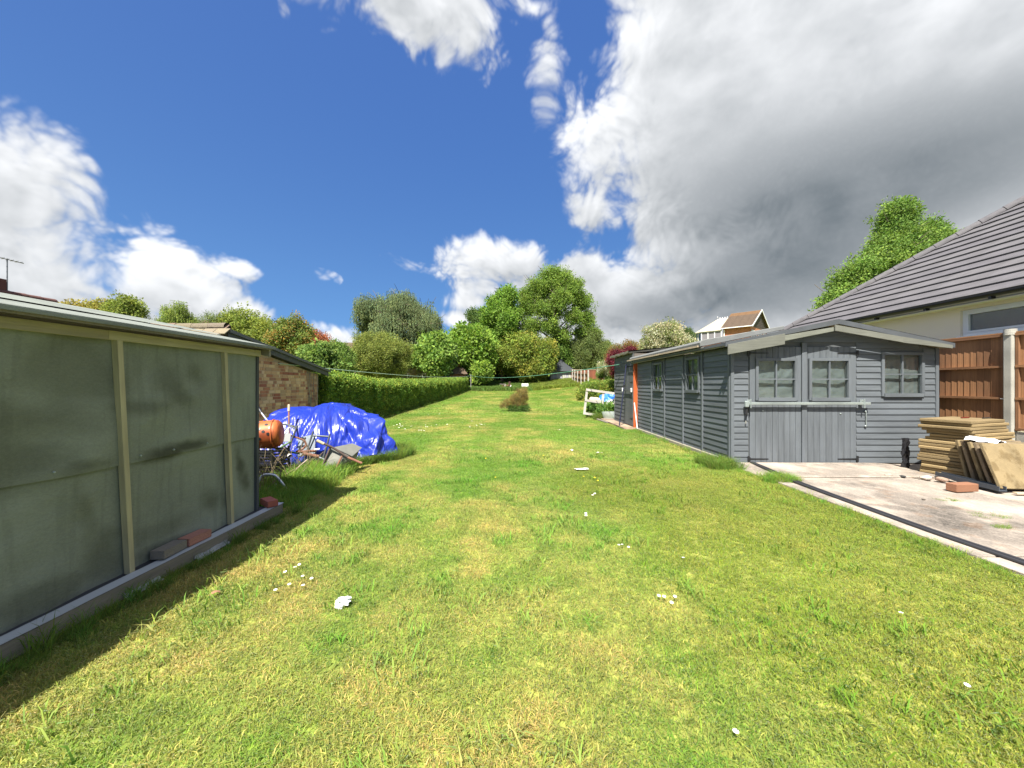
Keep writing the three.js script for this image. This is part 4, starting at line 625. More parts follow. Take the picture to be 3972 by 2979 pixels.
  tool('tool_handle', 'slanting metal shaft with black grip beside the brick wall', [-4.45, 1.02, -6.6], [-4.36, 0.93, -6.55], [-4.05, 0.7, -6.36], M.black, alu);
  tool('tool_handle', 'short pale wooden handle poking up at the shed corner', [-4.34, 0.86, -6.4], [-4.27, 0.76, -6.3], [-4.2, 0.5, -6.2], grip, darkRust);
  const gp = thing('grey_pipe', 'grey plastic pipe with a white mouth below the drum', 'pipe'); rod(gp, 'pipe', [[-3.66, 0.44, -5.85], [-3.37, 0.355, -5.68]], 0.026, plain(0.12, 0.13, 0.14, 0.5)); rod(gp, 'mouth', [[-3.38, 0.358, -5.685], [-3.355, 0.35, -5.67]], 0.03, M.white);
  const gs = thing('green_stake', 'green plastic stake slanting up beside the drum', 'stake'); rod(gs, 'stake', [[-3.75, 0.38, -5.95], [-3.62, 0.5, -6.15]], 0.014, green); const gt = thing('green_stake', 'green plastic stake lying flat beside the drum', 'stake'); rod(gt, 'stake', [[-3.72, 0.4, -5.98], [-3.45, 0.31, -6.1]], 0.014, green);
  const s1 = thing('metal_strip', 'pair of bare aluminium strips behind the drum', 'metal strip'); rod(s1, 'strip', [[-3.86, 0.62, -6.2], [-3.76, 0.71, -6.36]], 0.011, alu); rod(s1, 'strip', [[-3.78, 0.58, -6.2], [-3.74, 0.7, -6.3]], 0.011, alu); rod(s1, 'strip', [[-3.86, 0.7, -6.5], [-3.87, 0.56, -6.48]], 0.014, M.white);
  const pl = tag(part(scene, 'metal_plate', box(0.17, 0.13, 0.012), plain(0.24, 0.25, 0.25, 0.6), [-3.72, 0.56, -6.15], [-0.3, 0.2, 0.05]), 'pale grey metal plate wedged behind the drum', 'plate');
  const dk = tag(part(scene, 'grey_sheet', box(0.3, 0.34, 0.012), plain(0.17, 0.2, 0.23, 0.6, 0.2), [-3.56, 0.38, -6.5], [-0.4, -0.1, 0.2]), 'dark grey sheet wedged under the hooked rod', 'sheet');
  const arc = thing('garden_chair_frame', 'bent aluminium garden chair frame lying in the tall grass', 'chair frame'); rod(arc, 'top_tube', [[-3.3, 0.12, -4.85], [-3.24, 0.25, -4.9], [-3.13, 0.24, -4.95], [-3.07, 0.16, -4.98], [-2.99, 0.03, -5.0]], 0.017, alu, 30); rod(arc, 'stay', [[-3.12, 0.13, -4.97], [-3.12, 0.01, -4.99]], 0.008, alu);
  const ws = thing('white_cane', 'thin pale cane slanting out of the scrap heap', 'cane'); rod(ws, 'cane', [[-3.24, 0.12, -5.5], [-3.17, 0.22, -5.6], [-3.1, 0.3, -5.68]], 0.009, M.pale[0]);
  // dead stems tangled through the scrap
  const stems = []; for (let i = 0; i < 150; i++) { const x = -4.05 + r() * 0.95, z = -4.75 - r() * 1.5, h = 0.2 + r() * 0.4, a = r() * 6.3, k = 0.1 + r() * 0.3; stems.push(tubeGeo([[x, 0, z], [x + Math.cos(a) * k * 0.4, h * 0.6, z + Math.sin(a) * k * 0.4], [x + Math.cos(a) * k, h, z + Math.sin(a) * k]], 0.003 + r() * 0.003, 4, 4, 0.5)); }
  tag(part(scene, 'dead_stems', mergeGeometries(stems), std({ color: C(0.22, 0.17, 0.1), roughness: 1 })), 'tangle of dry dead stems through the scrap heap', 'dead stems', null, 'stuff');
}

// ---------------------------------------------------------------- timber frame and oddments behind the lean-to
{
  const r = rng(91), fr = thing('wooden_lattice', 'pale square timber frame with crossbars tilted beside the lean-to', 'lattice', [3.66, 0.6, -16.4]);
  fr.rotation.set(-0.14, 0.0, -0.14);
  const W = 1.56, H = 1.12, weathered = wood(0.43, 0.4, 0.36, 3, 0.1);
  for (const y of [-H / 2 + 0.05, 0.05, H / 2 - 0.05]) part(fr, 'rail', slab(W, 0.1, 0.045, 0.005), pick(weathered, r), [0, y, 0.024]);
  for (const x of [-W / 2 + 0.05, -0.02, W / 2 - 0.26]) for (const [a, b] of [[-H / 2, 0.0], [0.1, H / 2 - 0.1]]) part(fr, 'upright', slab(0.095, b - a, 0.045, 0.005), pick(weathered, r), [x, (a + b) / 2, -0.006]);
  const bag = tag(part(scene, 'blue_sack', grid2(40, 30, (u, v) => { const p = u * 6.283, q = v * Math.PI, n = 1 + fbm(Math.cos(p) * 2, q * 2, Math.sin(p) * 2, 3) * 0.7; return [Math.cos(p) * Math.sin(q) * 0.52 * n, 0.34 - Math.cos(q) * 0.34 * n, Math.sin(p) * Math.sin(q) * 0.35 * n]; }), phys({ color: C(0.03, 0.16, 0.62), roughness: 0.4, side: THREE.DoubleSide }), [4.25, 0.35, -17.5]), 'crumpled mid blue plastic sack seen through the timber frame', 'sack');
  const sack = tag(part(scene, 'beige_sack', grid2(30, 20, (u, v) => { const p = u * 6.283, q = v * Math.PI, n = 1 + fbm(Math.cos(p) * 1.5 + 3, q * 2, Math.sin(p) * 1.5, 3) * 0.5; return [Math.cos(p) * Math.sin(q) * 0.36 * n, -Math.cos(q) * 0.19 * n, Math.sin(p) * Math.sin(q) * 0.25 * n]; }), plain(0.42, 0.34, 0.26, 0.9), [3.62, 0.64, -17.5], [0, 0, -0.25]), 'lumpy beige sack behind the timber frame', 'sack');
  const pole = thing('striped_pole', 'white and black pole lying across the blue sack', 'pole'); rod(pole, 'white_end', [[3.98, 0.62, -17.02], [4.22, 0.72, -17.06]], 0.05, M.white); rod(pole, 'dark_middle', [[4.2, 0.715, -17.06], [4.4, 0.8, -17.08]], 0.045, M.black); rod(pole, 'white_end', [[4.39, 0.795, -17.08], [4.75, 0.96, -17.12]], 0.045, M.white);
  const cr = thing('brown_crate', 'brown wooden crate behind the lower half of the timber frame', 'crate', [3.9, 0, -17.7]); for (let k = 0; k < 4; k++) part(cr, 'slat', box(0.9, 0.1, 0.02), M.fence[k % 4], [0, 0.07 + k * 0.125, 0.25]); for (const x of [-0.42, 0.42]) part(cr, 'corner_post', box(0.05, 0.52, 0.5), M.fence[2], [x, 0.27, 0]);
  const clear = tag(part(scene, 'clear_plastic_tub', new THREE.CylinderGeometry(0.3, 0.24, 0.26, 16, 1, true), phys({ color: C(0.8, 0.85, 0.85), roughness: 0.15, transmission: 0.7, thickness: 0, side: THREE.DoubleSide }), [3.7, 0.2, -15.4]), 'clear plastic tub on the ledge by the lean-to corner', 'tub');
  const st = thing('pale_log', 'pale log lying at the lawn edge by the ledge', 'log'); rod(st, 'log', [[3.2, 0.03, -15.9], [3.33, 0.03, -13.9]], 0.04, M.oldwood[0]);
}
// litter
{
  const crumple = (u, v, s) => fbm(u * 3 + s, v * 3, s, 3) * 1.8;
  const scrap = (name, label, x, z, w, d, h, s, turn) => tag(part(scene, name, grid2(18, 14, (u, v) => { const n = crumple(u, v, s); return [(u - 0.5) * w * (1 + n * 0.4), 0.012 + Math.abs(n) * h + 0.01, (v - 0.5) * d * (1 - n * 0.3)]; }), std({ color: C(0.7, 0.7, 0.71), roughness: 0.8, side: THREE.DoubleSide }), [x, ground(x, z) + 0.012, z], [0, turn, 0]), label, 'litter');
  { const g = new THREE.IcosahedronGeometry(0.037, 4), p = g.attributes.position; for (let i = 0; i < p.count; i++) { const a = p.getX(i) * 28, b = p.getY(i) * 28, c = p.getZ(i) * 28, k = 0.75 + Math.abs(n3(a * 1.1, b * 1.1, c * 1.1)) * 1.1 + Math.abs(n3(a * 2.6 + 4, b * 2.6, c * 2.6)) * 0.5; p.setXYZ(i, p.getX(i) * k * 1.15, p.getY(i) * k * 0.72, p.getZ(i) * k * 0.9); } g.computeVertexNormals();
    tag(part(scene, 'crumpled_tissue', g, std({ color: C(0.66, 0.67, 0.7), roughness: 0.9 }), [-1.11, ground(-1.11, -2.44) + 0.034, -2.44], [0.2, 0.4, 0.1]), 'crumpled white tissue lying on the near lawn', 'litter'); }
  scrap('paper_scrap', 'white paper scrap out on the lawn before the grey shed', 1.06, -6.28, 0.22, 0.1, 0.012, 7, 0.25);
  const peg = [[-1.99, -2.53]]; peg.forEach(([x, z]) => tag(part(scene, 'dry_leaf', grid2(6, 4, (u, v) => [(u - 0.5) * 0.055, 0.02 + Math.sin(u * 3) * 0.012, (v - 0.5) * 0.035]), std({ color: C(0.28, 0.14, 0.08), side: THREE.DoubleSide }), [x, ground(x, z) + 0.015, z], [0, 0.7, 0]), 'curled brown dry leaf near the felt shed shadow', 'leaf'));
}

// ---------------------------------------------------------------- foliage
const leafMat = (t = 0.38) => phys({ color: C(1, 1, 1), vertexColors: true, roughness: 0.92, transmission: t, thickness: 0, specularIntensity: 0.35, side: THREE.DoubleSide });
const LEAF = leafMat(0.48);
const BARK = std({ color: C(0.13, 0.105, 0.075), map: mottle, bumpMap: grainBump, bumpScale: 0.01, roughness: 1 }), BARKPALE = std({ color: C(0.26, 0.22, 0.16), map: mottle, roughness: 1 });
// A sprig of unit radius: n pointed leaves of the given length, with small differences of tone between leaves.
function sprig(seed, n, len, wide, { hang = 0, flat = 0.3, flower = 0, tone = 0.22 } = {}) {
  const r = rng(seed), pos = [], col = [], nor = [], A = V(), B = V(), D = V(), N = V();
  for (let i = 0; i < n; i++) {
    let x, y, z; do { x = r() * 2 - 1; y = r() * 2 - 1; z = r() * 2 - 1; } while (x * x + y * y + z * z > 1);
    if (hang) { const s = Math.floor(r() * hang), a = s * 2.4, k = 0.75 * Math.sqrt((s + 0.5) / hang); x = Math.cos(a) * k + (r() - 0.5) * 0.12; z = Math.sin(a) * k + (r() - 0.5) * 0.12; y = 0.7 - r() * 2.2; }
    D.set(x + (r() - 0.5) * 1.4, y * 0.6 + (r() - 0.5) * 1.2 - (hang ? 1.6 : 0.1), z + (r() - 0.5) * 1.4).normalize();
    N.set(x * 0.5 + (r() - 0.5) * 1.3, 0.4 + flat + (r() - 0.5) * 1.1, z * 0.5 + (r() - 0.5) * 1.3).normalize();
    A.crossVectors(D, N).normalize(); N.crossVectors(A, D).normalize();
    const L = len * (0.7 + r() * 0.6), w = L * wide * 0.5, fold = 0.18 * L * (r() - 0.3);
    const P = (a, b, c) => [x + D.x * a + A.x * b + N.x * c, y + D.y * a + A.y * b + N.y * c, z + D.z * a + A.z * b + N.z * c];
    const p0 = P(0, 0, 0), p1 = P(L * 0.45, w, fold), p2 = P(L, 0, -fold * 0.6), p3 = P(L * 0.45, -w, fold);
    pos.push(...p0, ...p1, ...p2, ...p0, ...p2, ...p3);
    const k = 1 + (r() - 0.5) * 2 * tone, h = (r() - 0.5) * tone, fl = r() < flower;
    for (let q = 0; q < 6; q++) col.push(fl ? 3.6 : k * (1 + h), fl ? 3.1 : k, fl ? 6 : k * (1 - h));
  }
  const g = new THREE.BufferGeometry(); g.setAttribute('position', new THREE.Float32BufferAttribute(pos, 3)); g.setAttribute('color', new THREE.Float32BufferAttribute(col, 3)); g.computeVertexNormals(); return g;
}
const SPRIG = {
  broad: sprig(1, 26, 0.62, 0.62), fine: sprig(2, 44, 0.4, 0.5), tiny: sprig(3, 60, 0.27, 0.55), weep: sprig(4, 60, 0.42, 0.3, { hang: 9, flat: 0 }), blossom: sprig(5, 44, 0.32, 0.8, { tone: 0.18 }), hedge: sprig(6, 46, 0.36, 0.6, { tone: 0.3 }), strap: sprig(7, 30, 0.85, 0.2),
};
const dummy = new THREE.Object3D(), tint = new THREE.Color();
function foliage(parent, name, geo, spots, color, r, { spread = 0.2, mat = LEAF, upright = false, accents = null, gain = 1.85 } = {}) {
  const m = lay(new THREE.InstancedMesh(geo, mat, spots.length)); m.name = parent === scene ? numbered(name) : name;
  spots.forEach(([x, y, z, s], i) => {
    dummy.position.set(x, y, z); dummy.rotation.set(upright ? 0 : r() * 6.3, r() * 6.3, upright ? 0 : r() * 6.3); dummy.scale.setScalar(s); dummy.updateMatrix(); m.setMatrixAt(i, dummy.matrix);
    const base = accents && r() < accents[1] ? accents[0] : color, k = (1 + (r() - 0.5) * 2 * spread) * gain, h = (r() - 0.5) * spread * 0.8;
    m.setColorAt(i, tint.setRGB(base[0] * k * (1 + h), base[1] * k, base[2] * k * (1 - h)));
  });
  m.userData.kind = 'stuff'; parent.add(m); return m;
}
// A tree: tapered trunk, limbs that reach each lobe of the crown, twigs, and leaf sprigs round the lobes. w, y0, y1: width and height span of the crown.
function tree(name, label, { x, d, w, y0, y1, color, leaf = 'fine', size = 0.5, n = 1500, lobes = 16, seed = 1, trunk = 0.2, depth = 0.9, bark = BARK, group, twigs = 3, spread = 0.22, accents, fullness = 0.5, shape = null, category = 'tree', squat = 1 }) {
  const r = rng(seed * 131 + 7), z = -d, gy = ground(x, z) - 0.05, t = thing(name, label, category, [x, gy, z], 0, group);
  const cy = (y0 + y1) / 2 - gy, rx = w / 2, ry = (y1 - y0) / 2, L = [], geos = [];
  if (shape) for (const [a, b, c, s] of shape) L.push([a * rx, cy + b * ry, c * rx, s * Math.min(rx, ry)]);
  else for (let i = 0; i < lobes; i++) { const a = i * 2.399 + r(), v = 1 - 2 * (i + 0.5) / lobes, q = Math.sqrt(1 - v * v), k = 0.52 + r() * 0.2; const s = (0.3 + r() * 0.16) * Math.min(rx, ry) * Math.min(1.25, Math.max(rx, ry) / Math.min(rx, ry)); L.push([Math.cos(a) * q * rx * k, cy + v * ry * k * squat, Math.sin(a) * q * rx * k * depth, s]); }
  geos.push(tubeGeo([[0, -0.1, 0], [0.03 * w * (r() - 0.5), cy * 0.4, 0], [0.05 * w * (r() - 0.5), cy * 0.8, 0], [0, cy + ry * 0.35, 0]], trunk, 10, 8, 0.3));
  const spots = [], total = L.reduce((s, l) => s + l[3] * l[3], 0);
  for (const [lx, ly, lz, s] of L) {
    const h = Math.max(0.3, Math.min(cy, ly - Math.hypot(lx, lz) * 0.55)), end = [lx * 0.92, ly + s * 0.15, lz * 0.92];
    geos.push(tubeGeo([[0, h, 0], [lx * 0.35, lerp(h, ly, 0.42), lz * 0.35], end], trunk * 0.42, 7, 6, 0.25));
    for (let k = 0; k < twigs; k++) { const a = r() * 6.3, e = r() * 1.6 - 0.4; geos.push(tubeGeo([[lx * 0.7, lerp(h, ly, 0.75), lz * 0.7], [lx + Math.cos(a) * s * 0.5, ly + e * s * 0.4, lz + Math.sin(a) * s * 0.5], [lx + Math.cos(a) * s, ly + e * s * 0.9, lz + Math.sin(a) * s]], trunk * 0.16, 5, 5, 0.3)); }
    const m = Math.round(n * s * s / total);
    for (let k = 0; k < m; k++) { let a, b, c, q; do { a = r() * 2 - 1; b = r() * 2 - 1; c = r() * 2 - 1; q = a * a + b * b + c * c; } while (q > 1 || q < fullness * fullness * r()); const stray = r() < 0.16 ? 1 + r() * 0.4 : 1, bump = (0.78 + 0.5 * n3(a * 2 + lx, b * 2 + ly, c * 2 + lz)) * stray; spots.push([lx + a * s * bump, ly + b * s * bump * 0.92, lz + c * s * bump, size * (0.65 + r() * 0.7)]); }
  }
  part(t, 'trunk', mergeGeometries(geos), bark);
  foliage(t, 'crown', SPRIG[leaf], spots, color, r, { spread, accents, upright: leaf === 'weep' });
  return t;
}
const G1 = 'trees beyond the lawn', G2 = 'trees behind the felt shed';
tree('ash_tree', 'tallest broad airy tree with visible dark limbs at the far end', { x: 5.9, d: 60, w: 12.6, y0: 6.5, y1: 19.4, color: [0.11, 0.165, 0.022], leaf: 'fine', size: 0.58, n: 2000, seed: 3, trunk: 0.42, twigs: 14, fullness: 0.3, group: G1, shape: [[0, 0.62, 0, 0.4], [-0.42, 0.5, 0.1, 0.36], [0.4, 0.5, 0, 0.38], [-0.12, 0.85, 0, 0.3], [0.2, 0.78, -0.1, 0.32], [-0.66, 0.12, 0, 0.32], [0.66, 0.22, 0, 0.3], [0.1, 0.2, 0.4, 0.28], [-0.3, 0, 0.3, 0.26], [0.78, -0.18, 0, 0.26], [0.4, -0.2, 0.35, 0.24], [0.92, -0.5, 0, 0.2], [-0.6, -0.4, 0.2, 0.3], [-0.15, -0.42, 0.3, 0.26], [0.15, -0.62, 0.2, 0.26], [0, 0.1, -0.5, 0.3], [0.6, -0.5, 0.1, 0.16], [-0.75, 0.4, -0.2, 0.24]] });
tree('lime_tree', 'bright green rounded tree crowding the left of the tallest tree', { x: -2.2, d: 58, w: 5.6, y0: 4.5, y1: 16.8, color: [0.105, 0.175, 0.02], leaf: 'fine', size: 0.75, n: 2000, lobes: 18, seed: 4, trunk: 0.3, group: G1, fullness: 0.6 });
tree('dark_tree', 'dark green tree tip showing behind the maple', { x: -6.3, d: 64, w: 4.4, y0: 8, y1: 14.6, color: [0.06, 0.1, 0.02], leaf: 'fine', size: 0.6, n: 600, lobes: 9, seed: 5, trunk: 0.2, group: G1 });
tree('maple_tree', 'dense bright maple with large leaves at the far hedge end', { x: -6.1, d: 52, w: 7.4, y0: 1.6, y1: 10, color: [0.115, 0.185, 0.022], leaf: 'broad', size: 0.62, n: 2300, lobes: 20, seed: 6, trunk: 0.22, group: G1, fullness: 0.65 });
tree('sycamore_sapling', 'low pale green sapling hanging over the fence line', { x: -4.4, d: 49, w: 2.6, y0: 1.4, y1: 4.4, color: [0.15, 0.22, 0.03], leaf: 'broad', size: 0.42, n: 380, lobes: 8, seed: 7, trunk: 0.08, group: G1, fullness: 0.6 });
tree('hawthorn_tree', 'mixed yellow green thicket tree under the tallest tree', { x: 1.5, d: 56, w: 9, y0: 1.6, y1: 9, color: [0.115, 0.155, 0.02], leaf: 'fine', size: 0.62, n: 2400, lobes: 22, seed: 8, trunk: 0.25, group: G1, accents: [[0.2, 0.19, 0.03], 0.25], fullness: 0.5, twigs: 4 });
tree('elder_tree', 'leafy green tree over the dark roofed summerhouse', { x: 6.6, d: 61, w: 6.5, y0: 2.2, y1: 9, color: [0.085, 0.14, 0.02], leaf: 'fine', size: 0.6, n: 1500, lobes: 14, seed: 9, trunk: 0.2, group: G1 });
tree('dark_undergrowth_tree', 'dark leafy undergrowth tree beneath the limes', { x: -1.8, d: 61, w: 9, y0: 1.2, y1: 7.5, color: [0.05, 0.085, 0.016], leaf: 'broad', size: 0.65, n: 1500, lobes: 16, seed: 10, trunk: 0.2, group: G1 });
tree('field_tree', 'loose twiggy olive tree above the post fence', { x: 11.2, d: 60, w: 6.6, y0: 3, y1: 10.1, color: [0.1, 0.13, 0.035], leaf: 'tiny', size: 0.6, n: 1150, lobes: 17, seed: 11, trunk: 0.2, twigs: 8, group: G1, fullness: 0.3 });
tree('willow_tree', 'broad grey green weeping willow behind the clipped hedge', { x: -13.9, d: 45, w: 12.6, y0: 4.6, y1: 12.3, color: [0.098, 0.125, 0.052], leaf: 'weep', size: 0.5, n: 2300, lobes: 26, seed: 12, trunk: 0.35, twigs: 6, group: G1, fullness: 0.4, spread: 0.25, squat: 1.15 });
tree('round_shrub_tree', 'rounded dense olive green tree in front of the willow', { x: -13.6, d: 38, w: 6.9, y0: 1.6, y1: 6.5, color: [0.125, 0.15, 0.03], leaf: 'tiny', size: 0.42, n: 3000, lobes: 20, seed: 13, trunk: 0.18, group: G1, fullness: 0.7 });
tree('small_green_tree', 'mid green bushy tree between garage roof and round tree', { x: -15.6, d: 32, w: 4.4, y0: 1.2, y1: 5.1, color: [0.088, 0.14, 0.025], leaf: 'fine', size: 0.36, n: 1300, lobes: 14, seed: 14, trunk: 0.12, group: G1 });
tree('fig_tree', 'small bright tree with big pale leaves beside the maple', { x: -9, d: 42, w: 4.6, y0: 2.2, y1: 7.3, color: [0.13, 0.2, 0.035], leaf: 'broad', size: 0.5, n: 750, lobes: 14, seed: 15, trunk: 0.12, group: G1, fullness: 0.45, twigs: 5 });
tree('holly_tree', 'dark evergreen filling the gap behind the fig leaves', { x: -10.2, d: 47, w: 5, y0: 1.6, y1: 7.4, color: [0.03, 0.055, 0.014], leaf: 'broad', size: 0.5, n: 900, lobes: 12, seed: 16, trunk: 0.15, group: G1 });
// behind the felt shed
tree('golden_conifer', 'yellowish conifer top nearest the chimney', { x: -26, d: 22.5, w: 2.6, y0: 3.8, y1: 6.4, color: [0.2, 0.17, 0.03], leaf: 'fine', size: 0.3, n: 420, lobes: 9, seed: 17, trunk: 0.1, group: G2 });
tree('golden_conifer', 'second yellowish conifer top along the felt roof', { x: -24.9, d: 23, w: 2, y0: 3.8, y1: 6.75, color: [0.19, 0.175, 0.03], leaf: 'fine', size: 0.3, n: 420, lobes: 9, seed: 18, trunk: 0.1, group: G2 });
tree('apple_tree', 'light green tree with loose twigs over the felt roof', { x: -22.4, d: 22, w: 2.2, y0: 3.4, y1: 6.7, color: [0.14, 0.17, 0.03], leaf: 'fine', size: 0.28, n: 520, lobes: 11, seed: 19, trunk: 0.1, group: G2, twigs: 6 });
tree('contorted_willow', 'round headed curly willow standing alone above the felt roof', { x: -17.7, d: 20, w: 1.9, y0: 3.2, y1: 6, color: [0.125, 0.165, 0.03], leaf: 'weep', size: 0.2, n: 480, lobes: 11, seed: 20, trunk: 0.07, group: G2, twigs: 6 });
tree('bare_plum_tree', 'thin leafed twiggy tree beside the curly willow', { x: -18.2, d: 22.5, w: 2.2, y0: 3, y1: 5.8, color: [0.1, 0.135, 0.05], leaf: 'tiny', size: 0.22, n: 200, lobes: 9, seed: 21, trunk: 0.06, group: G2, twigs: 9, fullness: 0.2 });
tree('laburnum_tree', 'wide yellow green tree behind the garage ridge', { x: -17, d: 24, w: 4.4, y0: 2.2, y1: 6.2, color: [0.155, 0.185, 0.03], leaf: 'fine', size: 0.3, n: 1500, lobes: 18, seed: 22, trunk: 0.12, group: G2, twigs: 5 });
tree('rowan_tree', 'upright tree with dark stems behind the garage roof slope', { x: -12.9, d: 22, w: 2.4, y0: 1.8, y1: 5.8, color: [0.105, 0.14, 0.025], leaf: 'fine', size: 0.25, n: 900, lobes: 14, seed: 23, trunk: 0.09, group: G2, twigs: 6, accents: [[0.22, 0.14, 0.03], 0.25], fullness: 0.35 });
tree('orange_acer', 'coral orange leafed acer beside the garage roof', { x: -14.2, d: 26.5, w: 2.5, y0: 2.4, y1: 5.6, color: [0.24, 0.09, 0.04], leaf: 'fine', size: 0.24, n: 650, lobes: 11, seed: 24, trunk: 0.08, group: G2 });
tree('laurel_bush', 'green laurel bush at the low end of the garage roof', { x: -10.2, d: 20, w: 2.9, y0: 0.8, y1: 3.7, color: [0.1, 0.155, 0.03], leaf: 'broad', size: 0.24, n: 1000, lobes: 13, seed: 25, trunk: 0.08, group: G2, category: 'shrub', fullness: 0.6 });
// beyond the sheds
tree('blossom_tree', 'hawthorn covered in cream blossom left of the brick house', { x: 15.4, d: 40, w: 6.4, y0: 3, y1: 7.9, color: [0.25, 0.24, 0.155], leaf: 'blossom', size: 0.42, n: 1900, lobes: 18, seed: 26, trunk: 0.15, accents: [[0.12, 0.15, 0.04], 0.42], fullness: 0.5 });
tree('yew_tree', 'dark green yew behind the cream blossom', { x: 17.5, d: 44, w: 3, y0: 3, y1: 8.9, color: [0.05, 0.075, 0.02], leaf: 'tiny', size: 0.4, n: 700, lobes: 10, seed: 27, trunk: 0.14 });
tree('yew_tree', 'dark green yew between the blossom and the white conservatory', { x: 20.1, d: 46, w: 2.8, y0: 4, y1: 8.8, color: [0.055, 0.085, 0.02], leaf: 'tiny', size: 0.4, n: 600, lobes: 10, seed: 28, trunk: 0.14 });
tree('copper_beech', 'clipped orange brown beech left of the blossom tree', { x: 9, d: 32, w: 2.9, y0: 1.5, y1: 5.2, color: [0.12, 0.075, 0.022], leaf: 'tiny', size: 0.28, n: 1300, lobes: 12, seed: 29, trunk: 0.1, fullness: 0.7, accents: [[0.12, 0.12, 0.03], 0.3] });
tree('red_acer', 'crimson acer just above the lean-to roof', { x: 7.3, d: 26, w: 2.5, y0: 1.7, y1: 4.1, color: [0.085, 0.009, 0.016], leaf: 'fine', size: 0.22, n: 700, lobes: 11, seed: 30, trunk: 0.07 });
tree('white_rose_bush', 'low bush of white blossom far beyond the post fence', { x: 10.2, d: 45, w: 1.6, y0: 2.6, y1: 4.4, color: [0.33, 0.32, 0.25], leaf: 'blossom', size: 0.22, n: 260, lobes: 6, seed: 31, trunk: 0.05, category: 'shrub', accents: [[0.13, 0.17, 0.04], 0.35] });
tree('green_bush', 'green bush below the white blossom beyond the fence', { x: 11, d: 46, w: 3.4, y0: 1.8, y1: 3.8, color: [0.1, 0.15, 0.03], leaf: 'fine', size: 0.3, n: 420, lobes: 8, seed: 32, trunk: 0.06, category: 'shrub' });
tree('poplar_tree', 'tall wind blown green tree rising behind the bungalow roof', { x: 23.3, d: 24, w: 8.6, y0: 3.5, y1: 12.9, color: [0.1, 0.16, 0.025], leaf: 'fine', size: 0.36, n: 4200, seed: 33, trunk: 0.25, twigs: 6, fullness: 0.45, shape: [[0.12, 0.8, 0, 0.26], [0.1, 0.5, 0, 0.34], [0.55, 0.55, 0, 0.26], [0.45, 0.25, 0.2, 0.36], [-0.1, 0.2, 0.1, 0.4], [-0.4, -0.05, 0, 0.38], [0.2, -0.1, 0.3, 0.4], [-0.7, -0.35, 0, 0.32], [-0.3, -0.4, 0.2, 0.4], [0.3, -0.5, 0.2, 0.42], [-0.8, -0.7, 0, 0.32], [-0.2, -0.8, 0.1, 0.4], [0.72, -0.1, 0, 0.34], [0.7, 0.3, -0.2, 0.24]] });
tree('wisteria_shrub', 'faded lilac and straw wisteria mound over the white trellis', { x: -11.9, d: 45.2, w: 3.9, y0: 1.4, y1: 3.9, color: [0.24, 0.2, 0.17], leaf: 'weep', size: 0.24, n: 420, lobes: 10, seed: 34, trunk: 0.06, category: 'shrub', accents: [[0.24, 0.24, 0.06], 0.45] });
tree('topiary_bush', 'clipped yellow green bush behind the far hedge top', { x: -9.2, d: 47, w: 1.5, y0: 1.2, y1: 3.2, color: [0.16, 0.2, 0.025], leaf: 'tiny', size: 0.16, n: 420, lobes: 6, seed: 35, trunk: 0.05, category: 'shrub', fullness: 0.7 });
// the brown bush on the lawn
{
  const r = rng(95), t = thing('brown_bush', 'small wind swept bronze leaved bush alone on the lawn', 'shrub', [-0.1, ground(-0.1, -19.7), -19.7]);
  const L = [[0.28, 0.85, 0, 0.36], [0.42, 1.0, 0, 0.24], [0.1, 0.62, 0.05, 0.36], [-0.2, 0.55, 0, 0.34], [-0.48, 0.4, 0, 0.24], [0.35, 0.48, 0, 0.28], [-0.68, 0.32, 0, 0.15], [0.5, 0.72, 0, 0.2], [0.2, 0.3, 0, 0.25]], geos = [], spots = [];
  for (const [x, y, z, s] of L) { for (let k = 0; k < 4; k++) geos.push(tubeGeo([[0.12 + (r() - 0.5) * 0.2, 0, 0], [x * 0.6 + 0.06, y * 0.5, z], [x + (r() - 0.5) * s, y + (r() - 0.3) * s, z + (r() - 0.5) * s]], 0.012, 5, 5, 0.4)); for (let k = 0; k < 1050 * s * s; k++) { const a = r() * 6.3, b = Math.acos(2 * r() - 1), q = s * Math.cbrt(r()); spots.push([x + Math.cos(a) * Math.sin(b) * q, y + Math.cos(b) * q, z + Math.sin(a) * Math.sin(b) * q, 0.055 + r() * 0.05]); } }
  part(t, 'stems', mergeGeometries(geos), BARK); foliage(t, 'leaves', SPRIG.tiny, spots, [0.17, 0.14, 0.04], r, { spread: 0.3, accents: [[0.13, 0.085, 0.03], 0.35] });
  const low = []; for (let k = 0; k < 130; k++) low.push([0.18 + (r() - 0.5) * 0.9, 0.1 + r() * 0.12, (r() - 0.5) * 0.5, 0.09 + r() * 0.07]); foliage(t, 'base_growth', SPRIG.strap, low, [0.06, 0.11, 0.02], r);
}

